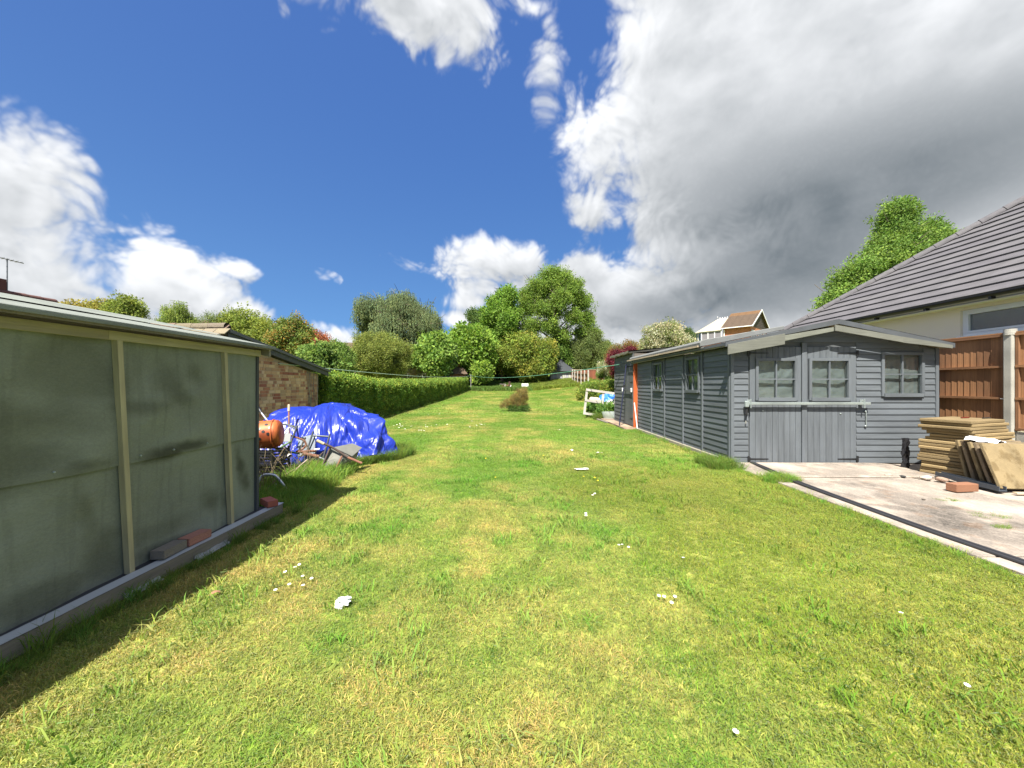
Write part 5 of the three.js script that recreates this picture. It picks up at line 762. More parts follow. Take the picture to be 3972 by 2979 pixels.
// ---------------------------------------------------------------- hedges
function hedge(label, x0, x1, z0, z1, h0, n, color, size, seed, faces = 'xty', accents) {
  const r = rng(seed), t = thing('hedge', label, 'hedge');
  const nz = Math.max(4, Math.ceil((z0 - z1) / 1.5)), high = (z) => h0 - 0.22 * ss(12, 19, -z), h = h0;
  const core = grid2(6, nz, (u, v) => { const z = lerp(z0 - 0.3, z1 + 0.3, v), a = u * Math.PI, g = ground((x0 + x1) / 2, z); const cx = (x0 + x1) / 2, hw = (x1 - x0) / 2 - 0.22; return [cx - Math.cos(a) * hw * (u === 0 || u === 1 ? 1 : 0.98), u === 0 || u === 1 ? g - 0.05 : g + high(z) - 0.3, z]; });
  part(t, 'inner_twigs', core, std({ color: C(0.15, 0.12, 0.075), roughness: 1, side: THREE.DoubleSide }));
  const spots = [], W = x1 - x0, Ln = z0 - z1, areas = [Ln * h, Ln * W, W * h];
  for (let i = 0; i < n; i++) {
    const q = r() * (areas[0] + areas[1] * 0.8 + areas[2]), z = z0 - Ln * Math.pow(r(), 1.35), g = ground((x0 + x1) / 2, z), b = 0.16 * n3(z * 0.9, seed, 1) + 0.08 * n3(z * 3, seed, 4), s = size * (0.7 + r() * 0.6);
    if (q < areas[0]) { const y = Math.pow(r(), 0.85) * high(z); spots.push([x1 - r() * 0.26 + b * 0.6 + 0.2 * n3(z * 1.6, y * 2.4, 2) + 0.1 * n3(z * 4, y * 5, 8), g + y * 0.97 + 0.04, z, s]); }
    else if (q < areas[0] + areas[1] * 0.8) { const tx = x0 + r() * W; spots.push([tx, g + high(z) - r() * 0.16 + b * 0.5 + 0.06 * n3(tx * 3, z * 3, 6), z, s]); }
    else { const fx = x0 + r() * W; spots.push([fx, ground(fx, z0) + r() * h, z0 - r() * 0.2, s]); }
  }
  foliage(t, 'leaves', SPRIG.hedge, spots, color, r, { spread: 0.3, accents });
  return t;
}
hedge('long clipped green hedge running down the lawn from the garage', -7.7, -5.95, -11.75, -46.3, 1.7, 16000, [0.095, 0.155, 0.022], 0.17, 41, 'xty', [[0.15, 0.19, 0.025], 0.3]);
{ // the hedge by the lean-to: its long side faces the lawn
  const r = rng(42), t = thing('hedge', 'low loose hedge between the timber frame and the post fence', 'hedge'), spots = [];
  for (let i = 0; i < 3600; i++) { const x = 4.6 + r() * 5.4, edge = ss(4.6, 5.3, x), z = -27.6 - r() * (1.6), g = ground(x, z), hh = (1.15 + 0.25 * n3(x * 1.5, 2, 3)) * (0.45 + 0.55 * edge), y = r() < 0.4 ? hh - r() * 0.2 : r() * hh; spots.push([x + (r() - 0.5) * 0.2, g + y, y > hh - 0.25 ? z : -27.5 - r() * 0.25, 0.16 + r() * 0.13]); }
  part(t, 'inner_twigs', box(4.8, 1.2, 1.2), std({ color: C(0.15, 0.12, 0.075), roughness: 1 }), [7.5, ground(7.5, -28.4) + 0.35, -28.4]);
  foliage(t, 'leaves', SPRIG.hedge, spots, [0.1, 0.155, 0.022], r, { spread: 0.32, accents: [[0.17, 0.17, 0.03], 0.25] });
}
{ // the mass of trees that closes the view far behind
  const r = rng(43), spots = []; for (let i = 0; i < 5200; i++) { const x = -95 + r() * 190, d = 82 + r() * 14, hh = 4.6 + 1.5 * n3(x * 0.11, 3, 1) + 0.9 * n3(x * 0.4, 1, 7); spots.push([x, ground(x, -d) + Math.pow(r(), 0.7) * Math.max(2.5, hh), -d, 0.7 + r() * 0.6]); }
  tag(foliage(scene, 'far_wood', SPRIG.broad, spots, [0.075, 0.115, 0.025], r, { spread: 0.35 }), 'distant belt of green trees closing the view', 'wood', null, 'stuff');
}

// ---------------------------------------------------------------- far buildings, fences and oddments
{
  const r = rng(101), brick = std({ color: C(0.46, 0.2, 0.11), map: texture(256, 256, (u, v) => { const k = 0.86 + pf(u, v, 20, 60, 3, 3) * 0.3; return [k, k * 0.97, k * 0.93]; }, true, 3), roughness: 0.95 });
  const tileMap = std({ color: C(0.115, 0.08, 0.055), map: mottle, bumpMap: speckBump, bumpScale: 0.02, roughness: 1, side: THREE.DoubleSide });
  const h = thing('brick_house', 'brick house with brown tiled roof and dark boarded gable beyond the shed', 'house', [36.5, 0, -60], 0.745);
  const E = 10.95, RY = 13.7, Wd = 8.8;
  part(h, 'wall', box(0.3, E - 1, 4), brick, [0.15, 1 + (E - 1) / 2, -2]);
  part(h, 'gable_wall', box(Wd, E - 1 - 0.2, 0.3), brick, [Wd / 2, 1 + (E - 1.2) / 2, -0.15]);
  part(h, 'gable', prism([[0.1, E - 0.3], [Wd - 0.1, E - 0.3], [Wd / 2, RY - 0.2]], -0.3, -0.02), M.hidden);
  for (let k = 0; k < 9; k++) { const y = E + k * 0.28 - 0.3, w = (RY - y) / (RY - E) * Wd * 0.5; if (w > 0.3) part(h, 'gable_board', box(w * 2 - 0.3, 0.24, 0.05), plain(0.07, 0.055, 0.045, 0.9), [Wd / 2, y + 0.14, 0.02 + (k % 2) * 0.02], [0.12, 0, 0]); }
  const roof = sub(h, 'roof'), slope = Math.hypot(4.9, RY - E + 0.3), N = 13;
  for (let k = 0; k < N; k++) { const t0 = k / N, t1 = (k + 1.25) / N, P = (t, l) => [-0.5 + t * 4.9, E - 0.3 + t * (RY - E + 0.3) + l]; const [ax, ay] = P(t0, 0.1), [bx, by] = P(Math.min(1, t1), 0.01), [cx, cy] = P(t0, 0); part(roof, 'tile_course', quadGeo([[[ax, ay, -4.2], [ax, ay, 0.4], [bx, by, 0.4], [bx, by, -4.2]], [[cx, cy, -4.2], [cx, cy, 0.4], [ax, ay, 0.4], [ax, ay, -4.2]]]), k > 9 ? std({ color: C(0.17, 0.095, 0.045), map: mottle, roughness: 1, side: THREE.DoubleSide }) : tileMap); }
  part(roof, 'far_slope', quadGeo([[[Wd + 0.5, E - 0.3, -4.2], [Wd + 0.5, E - 0.3, 0.4], [Wd / 2, RY, 0.4], [Wd / 2, RY, -4.2]]]), tileMap);
  bar(h, 'bargeboard', [-0.55, E - 0.4, 0.42], [Wd / 2, RY - 0.02, 0.42], 0.04, 0.24, M.white); bar(h, 'bargeboard', [Wd + 0.55, E - 0.4, 0.42], [Wd / 2, RY - 0.02, 0.42], 0.04, 0.24, M.white);
  part(h, 'gutter', box(0.14, 0.12, 4.6), M.white, [-0.52, E - 0.32, -1.9]); part(h, 'downpipe', box(0.12, 8, 0.12), M.white, [-0.1, E - 4.5, -3.8]);
  for (const [x, w] of [[1.5, 2.2], [4.6, 1.6], [7.3, 1.5]]) { const g = sub(h, 'window', [x, E - 1.65, 0.02]); part(g, 'pane', box(w, 1.5, 0.03), M.glassDark, [0, 0, 0.01]); for (const s of [-1, 0, 1]) part(g, 'frame', box(0.13, 1.6, 0.08), M.white, [s * w / 2, 0, 0.04]); for (const s of [-1, 1]) part(g, 'frame', box(w, 0.12, 0.08), M.white, [0, s * 0.74, 0.04]); }
  part(h, 'vent', box(0.04, 0.3, 0.2), M.hidden, [-0.02, E - 1.7, -2.9]);
  // the cream roofed conservatory on its side
  const c = thing('white_conservatory', 'white framed conservatory with cream translucent roof joined to the brick house', 'conservatory', [36.5, 0, -60], 0.745);
  const F = [[-0.3, -4.15], [-0.3, -5.2], [-0.3, -6.25], [-0.3, -7.3], [0.45, -8.15], [1.2, -9], [3.6, -9], [6, -9]], e = 10.35, sill = 8.85;
  const blind = plain(0.17, 0.16, 0.175, 0.7), frameW = plain(0.55, 0.55, 0.56, 0.4), poly = std({ color: C(0.42, 0.375, 0.27), roughness: 0.5, side: THREE.DoubleSide });
  for (let i = 0; i < F.length - 1; i++) { const [a, b] = F[i], [p, q] = F[i + 1]; part(c, 'glazed_panel', quadGeo([[[p, sill, q], [a, sill, b], [a, e, b], [p, e, q]]]), i === 3 || i === 4 ? M.glassDark : blind); part(c, 'dwarf_wall', quadGeo([[[p, 1, q], [a, 1, b], [a, sill, b], [p, sill, q]]]), brick).material.side = THREE.DoubleSide; bar(c, 'sill', [a, sill, b], [p, sill, q], 0.16, 0.16, frameW); bar(c, 'eave_beam', [a, e, b], [p, e, q], 0.2, 0.14, frameW); }
  for (const [a, b] of F) part(c, 'post', box(0.16, e - sill, 0.16), frameW, [a, (e + sill) / 2, b]);
  const R1 = [4.3, 13.0, -4.25], R2 = [4.3, 13.0, -6.4];
  for (let i = 0; i < F.length - 1; i++) { const [a, b] = F[i], [p, q] = F[i + 1], t = i < 3 ? lerp(-4.25, -6.4, i / 3) : -6.4, t2 = i < 3 ? lerp(-4.25, -6.4, (i + 1) / 3) : -6.4, ox = (v) => v[0] - 0.25; part(c, 'roof_panel', quadGeo([[[p - 0.25, e + 0.05, q - (i > 2 ? 0.25 : 0)], [a - 0.25, e + 0.05, b - (i > 3 ? 0.25 : 0)], [4.3, 13, t], [4.3, 13, t2 - 0.001]]]), poly); }
  bar(c, 'ridge', R1, R2, 0.18, 0.1, frameW); for (let k = 0; k < 6; k++) part(c, 'finial', new THREE.SphereGeometry(0.11, 8, 6), frameW, [4.3, 13.16 + (k === 5 ? 0.2 : 0), -4.4 - k * 0.4]);

  // roofs over the felt shed
  const lh = thing('neighbour_house', 'dark red tiled ridge and chimney peeping over the felt roof', 'house');
  const redTile = std({ color: C(0.13, 0.06, 0.05), map: mottle, roughness: 0.9, side: THREE.DoubleSide });
  part(lh, 'roof', quadGeo([[[-13.2, 2.6, -6], [-13.2, 2.6, -13.25], [-16, 4.26, -13.25], [-16, 4.26, -6]], [[-16, 4.26, -6], [-16, 4.26, -13.25], [-19, 2.6, -13.25], [-19, 2.6, -6]]]), redTile); part(lh, 'wall', box(5.2, 2.8, 7), plain(0.4, 0.25, 0.18), [-16, 1.2, -9.6]);
  for (let k = 0; k < 18; k++) part(lh, 'ridge_tile', new THREE.CylinderGeometry(0.1, 0.11, 0.39, 8), redTile, [-16, 4.27, -6.3 - k * 0.4], [Math.PI / 2, 0, 0]);
  const chm = part(lh, 'chimney', box(0.5, 1.1, 0.6), plain(0.1, 0.035, 0.03), [-16.2, 4.15, -11.7]); part(lh, 'chimney_pot', new THREE.CylinderGeometry(0.1, 0.12, 0.3, 10), plain(0.25, 0.1, 0.06), [-16.3, 4.7, -11.7]);
  const an = thing('television_aerial', 'thin rooftop television aerial above the red ridge', 'aerial'); rod(an, 'mast', [[-16, 3.9, -12.05], [-16, 5.38, -12.05]], 0.016, metalThin()); rod(an, 'boom', [[-16, 5.35, -11.4], [-16, 5.35, -12.45]], 0.014, metalThin()); for (let k = 0; k < 9; k++) rod(an, 'element', [[-16.13, 5.35, -11.45 - k * 0.11], [-15.87, 5.35, -11.45 - k * 0.11]], 0.007, metalThin()); rod(an, 'bracket', [[-16.1, 4.35, -11.9], [-15.98, 4.35, -12.05]], 0.014, M.iron);
  function metalThin() { return M.galvThin ??= plain(0.2, 0.21, 0.22, 0.5, 0.5); }
  const house = (label, x, d, w, y, roofH, mat, wallc, turn = 0) => { const g = thing('distant_house', label, 'house', [x, 0, -d], turn, 'distant houses'); part(g, 'wall', box(w, y, w * 0.8), plain(...wallc, 0.9), [0, y / 2, 0]); part(g, 'roof', quadGeo([[[-w / 2 - 0.3, y, w * 0.45], [w / 2 + 0.3, y, w * 0.45], [w / 2 + 0.3, y + roofH, 0], [-w / 2 - 0.3, y + roofH, 0]], [[w / 2 + 0.3, y, -w * 0.45], [-w / 2 - 0.3, y, -w * 0.45], [-w / 2 - 0.3, y + roofH, 0], [w / 2 + 0.3, y + roofH, 0]]]), mat); part(g, 'gable', prism([[-w * 0.4, y], [w * 0.4, y], [0, y + roofH * 0.9]], 0, 0.1).rotateY(Math.PI / 2).translate(w / 2 - 0.1, 0, 0), plain(...wallc, 0.9)); part(g, 'gable', prism([[-w * 0.4, y], [w * 0.4, y], [0, y + roofH * 0.9]], 0, 0.1).rotateY(Math.PI / 2).translate(-w / 2, 0, 0), plain(...wallc, 0.9)); return g; };
  house('far house whose dark red roof shows above the laburnum', -27, 36, 6, 5.2, 2.3, redTile, [0.4, 0.25, 0.18]);
  house('far house with brown roof behind the round olive tree', -23.8, 54, 5, 5, 2.4, tileMap, [0.45, 0.35, 0.28]);
  house('far pinkish brick house beyond the crimson acer', 17, 71, 6, 4.6, 2.6, redTile, [0.45, 0.22, 0.16]);
  const ob = thing('brick_outbuilding', 'small brick outbuilding with dark pitched roof behind the far hedge end', 'outbuilding', [-7.9, 0, -49], 0.5); part(ob, 'wall', box(2, 3, 2), brick, [0, 1.4, 0]); part(ob, 'roof', quadGeo([[[-1.2, 2.8, 1.3], [1.2, 2.8, 1.3], [1.2, 3.75, 0], [-1.2, 3.75, 0]], [[1.2, 2.8, -1.3], [-1.2, 2.8, -1.3], [-1.2, 3.75, 0], [1.2, 3.75, 0]]]), tileMap); part(ob, 'gable', prism([[-1, 2.8], [1, 2.8], [0, 3.7]], 0, 0.1).rotateY(Math.PI / 2).translate(0.9, 0, 0), brick); part(ob, 'chimney', box(0.4, 1, 0.4), brick, [0.5, 3.7, -0.3]);
  const tr = thing('white_trellis', 'white wooden trellis with diagonal laths beyond the hedge', 'trellis', [0, 0, -44.2]); for (let k = 0; k < 7; k++) part(tr, 'post', box(0.08, 2.6, 0.08), M.white, [-12.6 + k * 0.57, 1.45, 0]); part(tr, 'rail', box(3.5, 0.09, 0.07), M.white, [-10.9, 2.68, 0]); part(tr, 'rail', box(3.5, 0.06, 0.05), M.white, [-10.9, 2.1, 0]); for (let k = 0; k < 6; k++) bar(tr, 'lath', [-12.6 + k * 0.57, 2.1, 0], [-12.03 + k * 0.57, 2.66, 0], 0.035, 0.035, M.white);
  const sh = thing('summerhouse', 'white walled summerhouse with dark pyramid roof under the trees', 'summerhouse', [6.7, 1.6, -58.5]); for (let k = 0; k < 12; k++) part(sh, 'wall_board', box(0.28, 2.1, 0.06), std({ color: C(0.46 - (k % 3) * 0.05, 0.45 - (k % 3) * 0.05, 0.39), map: mottle, roughness: 0.95 }), [-1.6 + k * 0.295, 0.9, 1.6 + (k % 2) * 0.02]); part(sh, 'wall', box(3.4, 2.1, 3), plain(0.4, 0.4, 0.36), [0, 0.9, 0]); part(sh, 'roof', new THREE.ConeGeometry(2.85, 1.75, 4, 1).rotateY(Math.PI / 4), plain(0.035, 0.04, 0.045, 0.8), [0, 2.75, 0]); part(sh, 'finial', box(0.5, 0.35, 0.5), plain(0.03, 0.033, 0.045), [0, 3.6, 0]);
  // post fence by the loose hedge
  const posts = [51.8, 49.8, 47.5, 44.9, 42.6, 40.4], ord = ['farthest', 'second farthest', 'third farthest', 'third nearest', 'second nearest', 'nearest'];
  posts.forEach((d, i) => { const y = ground(7.5, -d), p = thing('concrete_post', `pale concrete post, ${ord[i]} of the far post fence`, 'post', [7.5, y - 0.1, -d], 0, 'posts of the far fence'); part(p, 'shaft', slab(0.16, 1.85, 0.16, 0.03), M.concretePost, [0, 0.92, 0]); part(p, 'cap', new THREE.SphereGeometry(0.085, 10, 6), M.concretePost, [0, 1.84, 0]); });
  const pf2 = thing('board_fence', 'brown board fence slung between the far concrete posts', 'fence'); for (let i = 0; i < 5; i++) { const a = posts[i], b = posts[i + 1], y = (ground(7.5, -a) + ground(7.5, -b)) / 2, n = 9; for (let k = 0; k < n; k++) part(pf2, 'fence_board', box(0.02, 1.5, (a - b) / n - 0.02), pick(M.fence, r), [7.58, y + 0.82, -lerp(a, b, (k + 0.5) / n)]); for (const t of [0.25, 0.85, 1.45]) part(pf2, 'rail', box(0.07, 0.09, a - b - 0.1), M.fence[i % 5], [7.54, y + t, -(a + b) / 2]); }
  const ff = thing('red_board_fence', 'red brown close board fence across the far gardens', 'fence'); for (let k = 0; k < 44; k++) part(ff, 'fence_board', box(0.165, 2.1 + (k % 11 === 0 ? 0.08 : 0), 0.03), pick(M.farFence, r), [7.9 + k * 0.17, 2.55, -55 - (k % 2) * 0.02]); part(ff, 'capping', box(7.6, 0.05, 0.1), M.pale[2], [11.6, 3.63, -55]);
  const cp = thing('carport_roof', 'pale sloping carport roof at the lean-to edge far behind', 'roof', [13, 0, -50]); part(cp, 'sheet', box(3.4, 0.06, 2.4), plain(0.6, 0.58, 0.52), [1.2, 4.0, 0], [0.1, 0, 0.1]); for (const x of [-0.3, 2.7]) part(cp, 'post', box(0.12, 3.9, 0.12), M.farFence[0], [x, 2, 0.9]);
  // oddments in the long grass
  const y0 = ground(-1.2, -48), pile = thing('timber_pile', 'heap of dark rotten timber and planks in the long grass', 'timber', [-1.25, y0, -48]); bar(pile, 'plank', [-0.5, 0.15, 0.2], [0.6, 0.05, 0.5], 0.14, 0.06, M.pale[0]); bar(pile, 'plank', [-0.7, 0.4, 0], [0.5, 0.6, 0], 0.2, 0.12, M.fence[0]); bar(pile, 'plank', [-0.9, 0.7, 0], [-0.2, 0.62, 0.1], 0.16, 0.1, M.hidden); bar(pile, 'plank', [0.2, 0.25, 0.1], [0.35, 1.0, 0], 0.22, 0.14, plain(0.06, 0.025, 0.02)); bar(pile, 'plank', [-0.4, 0, 0.1], [-0.3, 0.7, 0], 0.5, 0.14, M.oldwood[3]); bar(pile, 'plank', [0.4, 0.3, 0.2], [0.5, 0.55, 0.2], 0.14, 0.1, M.white);
  const wb = tag(part(scene, 'white_box', slab(0.85, 0.4, 0.5, 0.03), plain(0.7, 0.7, 0.62), [1.0, ground(1, -48) + 0.55, -48]), 'white box standing in the long far grass', 'box');
  const bird = thing('bird', 'tiny black bird flying left of the tallest tree', 'bird', [-1.59, 8.92, -30]); part(bird, 'wing', quadGeo([[[0, 0, 0.06], [0.2, 0.07, 0.02], [0.22, 0.06, -0.04], [0, 0, -0.06]]]), M.black).material.side = THREE.DoubleSide; part(bird, 'wing', quadGeo([[[0, 0, 0.06], [-0.19, 0.1, 0.02], [-0.2, 0.09, -0.04], [0, 0, -0.06]]]), M.black); part(bird, 'body', new THREE.SphereGeometry(0.05, 8, 6).scale(0.8, 0.7, 2), M.black);
}

// ---------------------------------------------------------------- grass
function turf(seed, n, size, h0, h1, wide, lean, dry) {
  const r = rng(seed), pos = [], col = [], idx = []; let k = 0;
  for (let i = 0; i < n; i++) {
    const x = (r() - 0.5) * size, z = (r() - 0.5) * size, a = r() * 6.283, h = lerp(h0, h1, Math.pow(r(), 1.3)), w = wide * (0.6 + r() * 0.8) / 2, b = r() * 6.283, l = h * lean * (0.3 + r());
    const cx = Math.cos(a) * w, cz = Math.sin(a) * w, dx = Math.cos(b) * l, dz = Math.sin(b) * l;
    pos.push(x - cx, -0.004, z - cz, x + cx, -0.004, z + cz, x + dx * 0.4 - cx * 0.8, h * 0.62, z + dz * 0.4 - cz * 0.8, x + dx * 0.4 + cx * 0.8, h * 0.62, z + dz * 0.4 + cz * 0.8, x + dx, h * Math.max(0.45, 1 - lean * 0.22), z + dz);
    idx.push(k, k + 1, k + 3, k, k + 3, k + 2, k + 2, k + 3, k + 4); k += 5;
    const q = r() < dry ? [1.7, 1.25, 1.6] : [0.85 + r() * 0.4, 0.88 + r() * 0.26, 0.7 + r() * 0.5], t = 0.8 + r() * 0.42;
    for (let j = 0; j < 5; j++) col.push(q[0] * t, q[1] * t, q[2] * t);
  }
  const g = new THREE.BufferGeometry(); g.setAttribute('position', new THREE.Float32BufferAttribute(pos, 3)); g.setAttribute('color', new THREE.Float32BufferAttribute(col, 3)); g.setIndex(idx); g.computeVertexNormals(); return g;
}
const BLADE = leafMat(0.42);
const onLawn = (x, z) => {
  if (z > -7.05 && x > 3.71) return false;
  if (z > -12.3 && z <= -7.05 && x > 3.68) return false;
  if (z > -16.5 && z <= -12.3 && x > 3.34) return false;
  if (z > -4.26 && x < -2.55) return false;
  if (z > -11.3 && x < -5.65) return false;
  if (z <= -11.3 && z > -46.4 && x < -5.85) return false;
  if (z <= -26.9 && z > -30 && x > 4.9) return false;
  return true;
};
const lushC = [0.145, 0.29, 0.028], strawC = [0.46, 0.42, 0.125], mossC = [0.215, 0.28, 0.03];
function lawnColor(x, z, r) {
  const d = dryness(x, z), m = mossy(x, z) * 0.75, k = 0.88 + r() * 0.24, g = 1 + n3(x * 0.35, 6, z * 0.35) * 0.16, c = [0, 1, 2].map((i) => lerp(lerp(lushC[i], strawC[i], Math.pow(d, 1.25) * 0.85), mossC[i], m) * k * g);
  return c;
}
function sow(label, geos, spots, r, mat = BLADE) {
  geos.forEach((g, v) => {
    const mine = spots.filter((_, i) => i % geos.length === v), m = lay(new THREE.InstancedMesh(g, mat, mine.length)); m.name = numbered('grass');
    mine.forEach(([x, z, s, c, sy], i) => { dummy.position.set(x, ground(x, z) + (z > -4.2 && x < -2.35 ? -0.01 : 0), z); dummy.rotation.set(0, r() * 6.283, 0); dummy.scale.set(s, s * (sy ?? 1), s); dummy.updateMatrix(); m.setMatrixAt(i, dummy.matrix); m.setColorAt(i, tint.setRGB(c[0], c[1], c[2])); });
    scene.add(tag(m, label, 'grass', null, 'stuff'));
  });
}
{
  const r = rng(111), near = [], mid = [], far = [];
  for (let z = -0.9; z > -7.2; z -= 0.075) for (let x = -2.6; x < 3.72; x += 0.075) { if (Math.abs(x) > -z * 1.42 + 0.5) continue; const px = x + (r() - 0.5) * 0.075, pz = z + (r() - 0.5) * 0.075; if (!onLawn(px, pz)) continue; near.push([px, pz, 0.85 + r() * 0.4, lawnColor(px, pz, r), 0.8 + 0.55 * r() + 0.3 * n3(px * 1.3, 4, pz * 1.3)]); }
  for (let z = -7.2; z > -18; z -= 0.125) for (let x = -5.9; x < 5; x += 0.125) { const px = x + (r() - 0.5) * 0.12, pz = z + (r() - 0.5) * 0.12; if (!onLawn(px, pz)) continue; mid.push([px, pz, 1.45 + r() * 0.5, lawnColor(px, pz, r), 0.7 + 0.4 * r()]); }
  for (let z = -18; z > -46; z -= 0.28) for (let x = -6.2; x < 9; x += 0.28) { const px = x + (r() - 0.5) * 0.28, pz = z + (r() - 0.5) * 0.28; if (!onLawn(px, pz)) continue; far.push([px, pz, 3.1 + r(), lawnColor(px, pz, r), 0.45 + 0.3 * r()]); }
  const kinds = [turf(1, 150, 0.13, 0.01, 0.028, 0.0034, 1.6, 0.12), turf(2, 150, 0.13, 0.01, 0.025, 0.0038, 1.9, 0.18), turf(3, 140, 0.13, 0.012, 0.034, 0.0032, 1.4, 0.1), turf(4, 150, 0.13, 0.009, 0.024, 0.0036, 2.1, 0.24)];
  sow('short mown lawn grass in the foreground', kinds, near, r); sow('mown lawn grass in the middle distance', kinds.slice(0, 3), mid, r); sow('mown lawn grass toward the far hedge end', kinds.slice(1, 3), far, r);
  // coarser tufts scattered through the lawn
  const coarse = []; for (let i = 0; i < 3400; i++) { const z = -0.95 - Math.pow(r(), 1.3) * 7, x = -2.5 + r() * 6.2; if (!onLawn(x, z) || n3(x * 0.9, 9, z * 0.9) + n3(x * 3, 2, z * 3) * 0.6 < 0.02 + r() * 0.12) continue; const c = lawnColor(x, z, r); coarse.push([x, z, 0.7 + r() * 0.7, [c[0] * 0.75, c[1] * 0.98, c[2] * 0.85]]); }
  sow('coarse tufts in the foreground lawn', [turf(5, 16, 0.07, 0.035, 0.075, 0.0055, 1.0, 0.1), turf(6, 12, 0.09, 0.03, 0.085, 0.006, 1.2, 0.15)], coarse, r);
  // long grass: against the plinth, the scrap, the hedge and the shed, round the concrete, and at the far end
  const long = [], push = (x, z, s, k = 1) => { k *= 1.35; long.push([x, z, s, [0.08 * k * (0.8 + r() * 0.5), 0.145 * k * (0.85 + r() * 0.3), 0.018 * k]]); };
  for (let i = 0; i < 230; i++) push(-2.53 + Math.abs(r() - r()) * 0.14, -1.1 - r() * 3.3, 0.16 + r() * r() * 0.4, 1.2);
  for (let i = 0; i < 700; i++) { const z = -4.35 - r() * 2.0, x = -3.1 - r() * 0.5 + r() * (z < -5.4 ? 0.55 : 0.75); push(x, z, z > -5.15 ? 0.2 + r() * 0.4 : 0.4 + r() * 0.5, 1.6); }
  for (let i = 0; i < 240; i++) { const a = -0.7 + r() * 1.9; push(-3.7 + Math.cos(a) * (1.42 + r() * 0.18), -7.6 + Math.sin(a) * (1.02 + r() * 0.12), 0.35 + r() * 0.45, 1.1); }
  for (let i = 0; i < 900; i++) push(-5.95 + r() * r() * 0.5, -11.5 - r() * 34.5, 0.45 + r() * 0.45, 0.9);
  for (let i = 0; i < 120; i++) push(3.66 - r() * r() * 0.2, -6.9 - r() * 5, 0.15 + r() * r() * 0.45, 1.5);
  for (let i = 0; i < 260; i++) push(3.68 - r() * 0.14 + (r() < 0.2 ? 0.06 : 0), -6.9 + Math.pow(r(), 1.7) * 4.6, 0.1 + r() * r() * 0.3, 1.7);
  for (let i = 0; i < 160; i++) push(3.5 + (r() - 0.5) * 0.5, -6.35 - r() * 0.65, 0.3 + r() * 0.35, 1.1);
  for (let i = 0; i < 90; i++) { const a = r() * 6.3, q = Math.sqrt(r()); push(3.86 + Math.cos(a) * q * 0.24, -5.62 + Math.sin(a) * q * 0.2, 0.25 + r() * 0.25, 1.5); }
  for (const [cx, cz, s] of [[4.95, -4.05, 0.16], [4.7, -3.72, 0.08], [5.15, -4.6, 0.1]]) for (let i = 0; i < 30; i++) push(cx + (r() - 0.5) * s * 2.2, cz + (r() - 0.5) * s, 0.1 + r() * 0.12, 1.4);
  for (let i = 0; i < 150; i++) push(3.2 + r() * 0.55, -15.4 - r() * 1.2, 0.6 + r() * 0.5, 1.0);
  sow('long unmown grass along walls, hedge and scrap', [turf(7, 34, 0.16, 0.16, 0.42, 0.008, 0.75, 0.08), turf(8, 28, 0.2, 0.12, 0.36, 0.009, 1.0, 0.12)], long, r);
  const bank = []; for (let i = 0; i < 5200; i++) { const x = -7 + r() * 17, z = -45 - r() * 17 + 1.5 * n3(x * 0.4, 1, 1); if (!onLawn(x, z)) continue; const k = 0.85 + 0.5 * n3(x * 0.4, 3, z * 0.3) + r() * 0.2, c = x > 2 ? [0.18, 0.24, 0.03] : [0.12, 0.21, 0.035]; bank.push([x, z, 1.5 + r() * 0.9, c.map((q) => q * k)]); }
  sow('tall green grass on the bank under the far trees', [turf(9, 30, 0.4, 0.12, 0.32, 0.02, 0.9, 0.06), turf(10, 30, 0.4, 0.12, 0.3, 0.02, 1.1, 0.1)], bank, r);
  const yellow = []; for (let i = 0; i < 60; i++) yellow.push([2.6 + r() * 1.4, -46.5 - r() * 1.2, 1.2, [0.4, 0.36, 0.03]]); sow('patch of yellow flowering weeds on the far bank', [turf(12, 16, 0.3, 0.1, 0.3, 0.03, 0.9, 0)], yellow, r);
}
// docks and strap leaved plants behind the timber frame
{ const r = rng(121), t = thing('leafy_weeds', 'broad leaved green weeds growing behind the timber frame', 'plant', [3.75, 0, -17.1]), s = []; for (let i = 0; i < 150; i++) s.push([(r() - 0.4) * 1.3, 0.06 + r() * 0.4, (r() - 0.5) * 0.5, 0.12 + r() * 0.12]); foliage(t, 'leaves', SPRIG.broad, s, [0.07, 0.13, 0.02], r); const s2 = []; for (let i = 0; i < 26; i++) s2.push([-0.1 + r() * 0.45, 0.16 + r() * 0.16, 0.75 + r() * 0.2, 0.3]); foliage(t, 'strap_leaves', SPRIG.strap, s2, [0.1, 0.18, 0.035], r); }
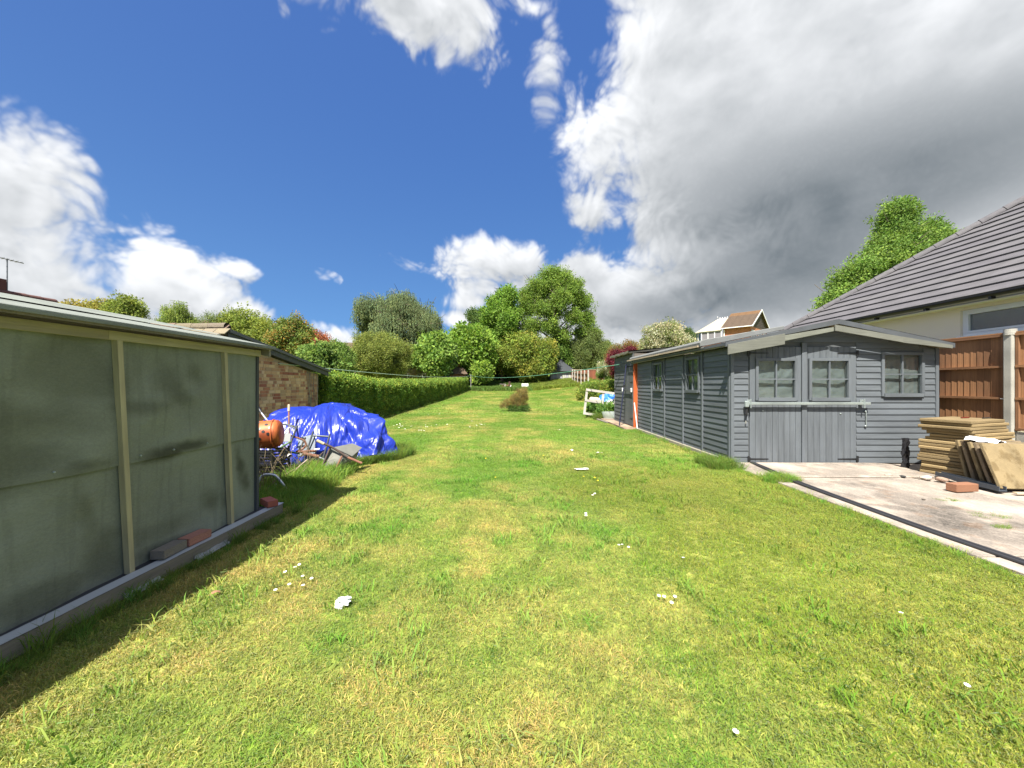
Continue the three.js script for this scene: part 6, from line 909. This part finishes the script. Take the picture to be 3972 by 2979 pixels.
// daisies and dandelions
{
  const r = rng(131), head = () => { const g = []; for (let k = 0; k < 11; k++) { const q = new THREE.CircleGeometry(1, 5); q.scale(0.45, 0.16, 1); q.rotateX(-Math.PI / 2); q.translate(0.6, 0.03, 0); q.rotateZ(0.18); q.rotateY(k * 0.571); g.push(q); } return mergeGeometries(g); };
  const petals = head(), disc = new THREE.SphereGeometry(0.34, 10, 5).scale(1, 0.5, 1), stalk = new THREE.CylinderGeometry(0.06, 0.06, 3, 5).translate(0, -1.5, 0);
  const pm = std({ color: C(0.86, 0.86, 0.84), side: THREE.DoubleSide, roughness: 0.7 }), dm = plain(0.75, 0.5, 0.03), sm = plain(0.08, 0.15, 0.02), ym = std({ color: C(0.75, 0.55, 0.02), side: THREE.DoubleSide });
  const daisy = (x, z, k, label, cat, name, m) => { const t = thing(name, label, cat, [x, ground(x, z) + 0.042, z], r() * 6.3, cat === 'daisy' ? 'daisies in the lawn' : 'dandelions in the lawn'); t.scale.setScalar(k); t.rotation.x = (r() - 0.3) * 0.5; part(t, 'petals', petals, m); part(t, 'centre', disc, dm); part(t, 'stalk', stalk, sm); };
  const spots = [[-1.65, -2.91], [-1.66, -2.87], [-1.69, -2.80], [-1.53, -2.74], [-1.45, -2.71], [-1.56, -2.63], [-1.46, -2.62], [-1.61, -2.56], [0.73, -4.08], [0.72, -4.01], [0.87, -3.28], [0.90, -3.29], [0.94, -3.24], [1.32, -3.05], [0.92, -2.49], [0.95, -2.48], [0.97, -2.41], [1.02, -2.48], [0.86, -1.51], [0.98, -4.84], [1.22, -11.71], [1.30, -11.71], [1.15, -8.04], [1.60, -7.71], [1.64, -7.78], [1.71, -7.76], [0.94, -4.77], [2.04, -1.74], [2.3, -2.3]];
  const where = (x, z) => z > -3 && x < -1 ? 'between the felt shed and the crumpled tissue' : z > -2 ? 'by itself in the nearest lawn' : z > -2.6 && x < 1.1 ? 'of the four before the middle of the lawn' : z > -2.6 ? 'by itself at the lower edge of the lawn' : z > -3.4 && x < 1 ? 'of the three grouped in the mid lawn' : z > -3.4 ? 'standing apart toward the concrete' : z > -5 ? 'in the line behind the mid lawn' : z > -9 ? 'beyond the paper scrap toward the shed' : z > -12 && x > 0 ? 'far out level with the lean-to' : 'in the drift before the hedge';
  for (const [x, z] of spots) daisy(x, z, z > -3.5 ? 0.0125 : z > -6 ? 0.017 : 0.03, 'small white daisy ' + where(x, z), 'daisy', 'daisy', pm);
  const farSpots = [[-4.05, -17.53], [-3.78, -16.90], [-3.39, -16.13], [-3.63, -17.98], [-1.82, -11.66], [-2.02, -14.04], [-1.55, -12.63], [-1.71, -14.58], [-1.37, -13.06], [-1.28, -13.44], [-1.22, -13.31], [-1.14, -13.77], [-1.13, -13.37], [-3.53, -14.97], [-2.53, -12.22], [-2.43, -13.37], [-2.16, -13.06], [-1.72, -16.75]];
  for (let i = 0; i < 26; i++) farSpots.push([-4.2 + r() * 1.5, -11.2 - r() * 2.4]);
  for (const [x, z] of farSpots) daisy(x, z, 0.022, 'small white daisy ' + where(x, z), 'daisy', 'daisy', pm);
  for (const [x, z] of [[1.00, -5.75], [1.15, -5.69], [1.16, -5.52], [-0.32, -5.72], [0.37, -7.45], [0.51, -7.41], [-0.35, -6.19], [-0.58, -7.13]]) daisy(x, z, 0.016, x > 0.9 ? 'yellow dandelion head just before the paper scrap' : z < -7 && x > 0 ? 'yellow dandelion head behind the middle of the lawn' : 'yellow dandelion head in the middle of the lawn', 'dandelion', 'dandelion', ym);
}
renderer.render(scene, camera);
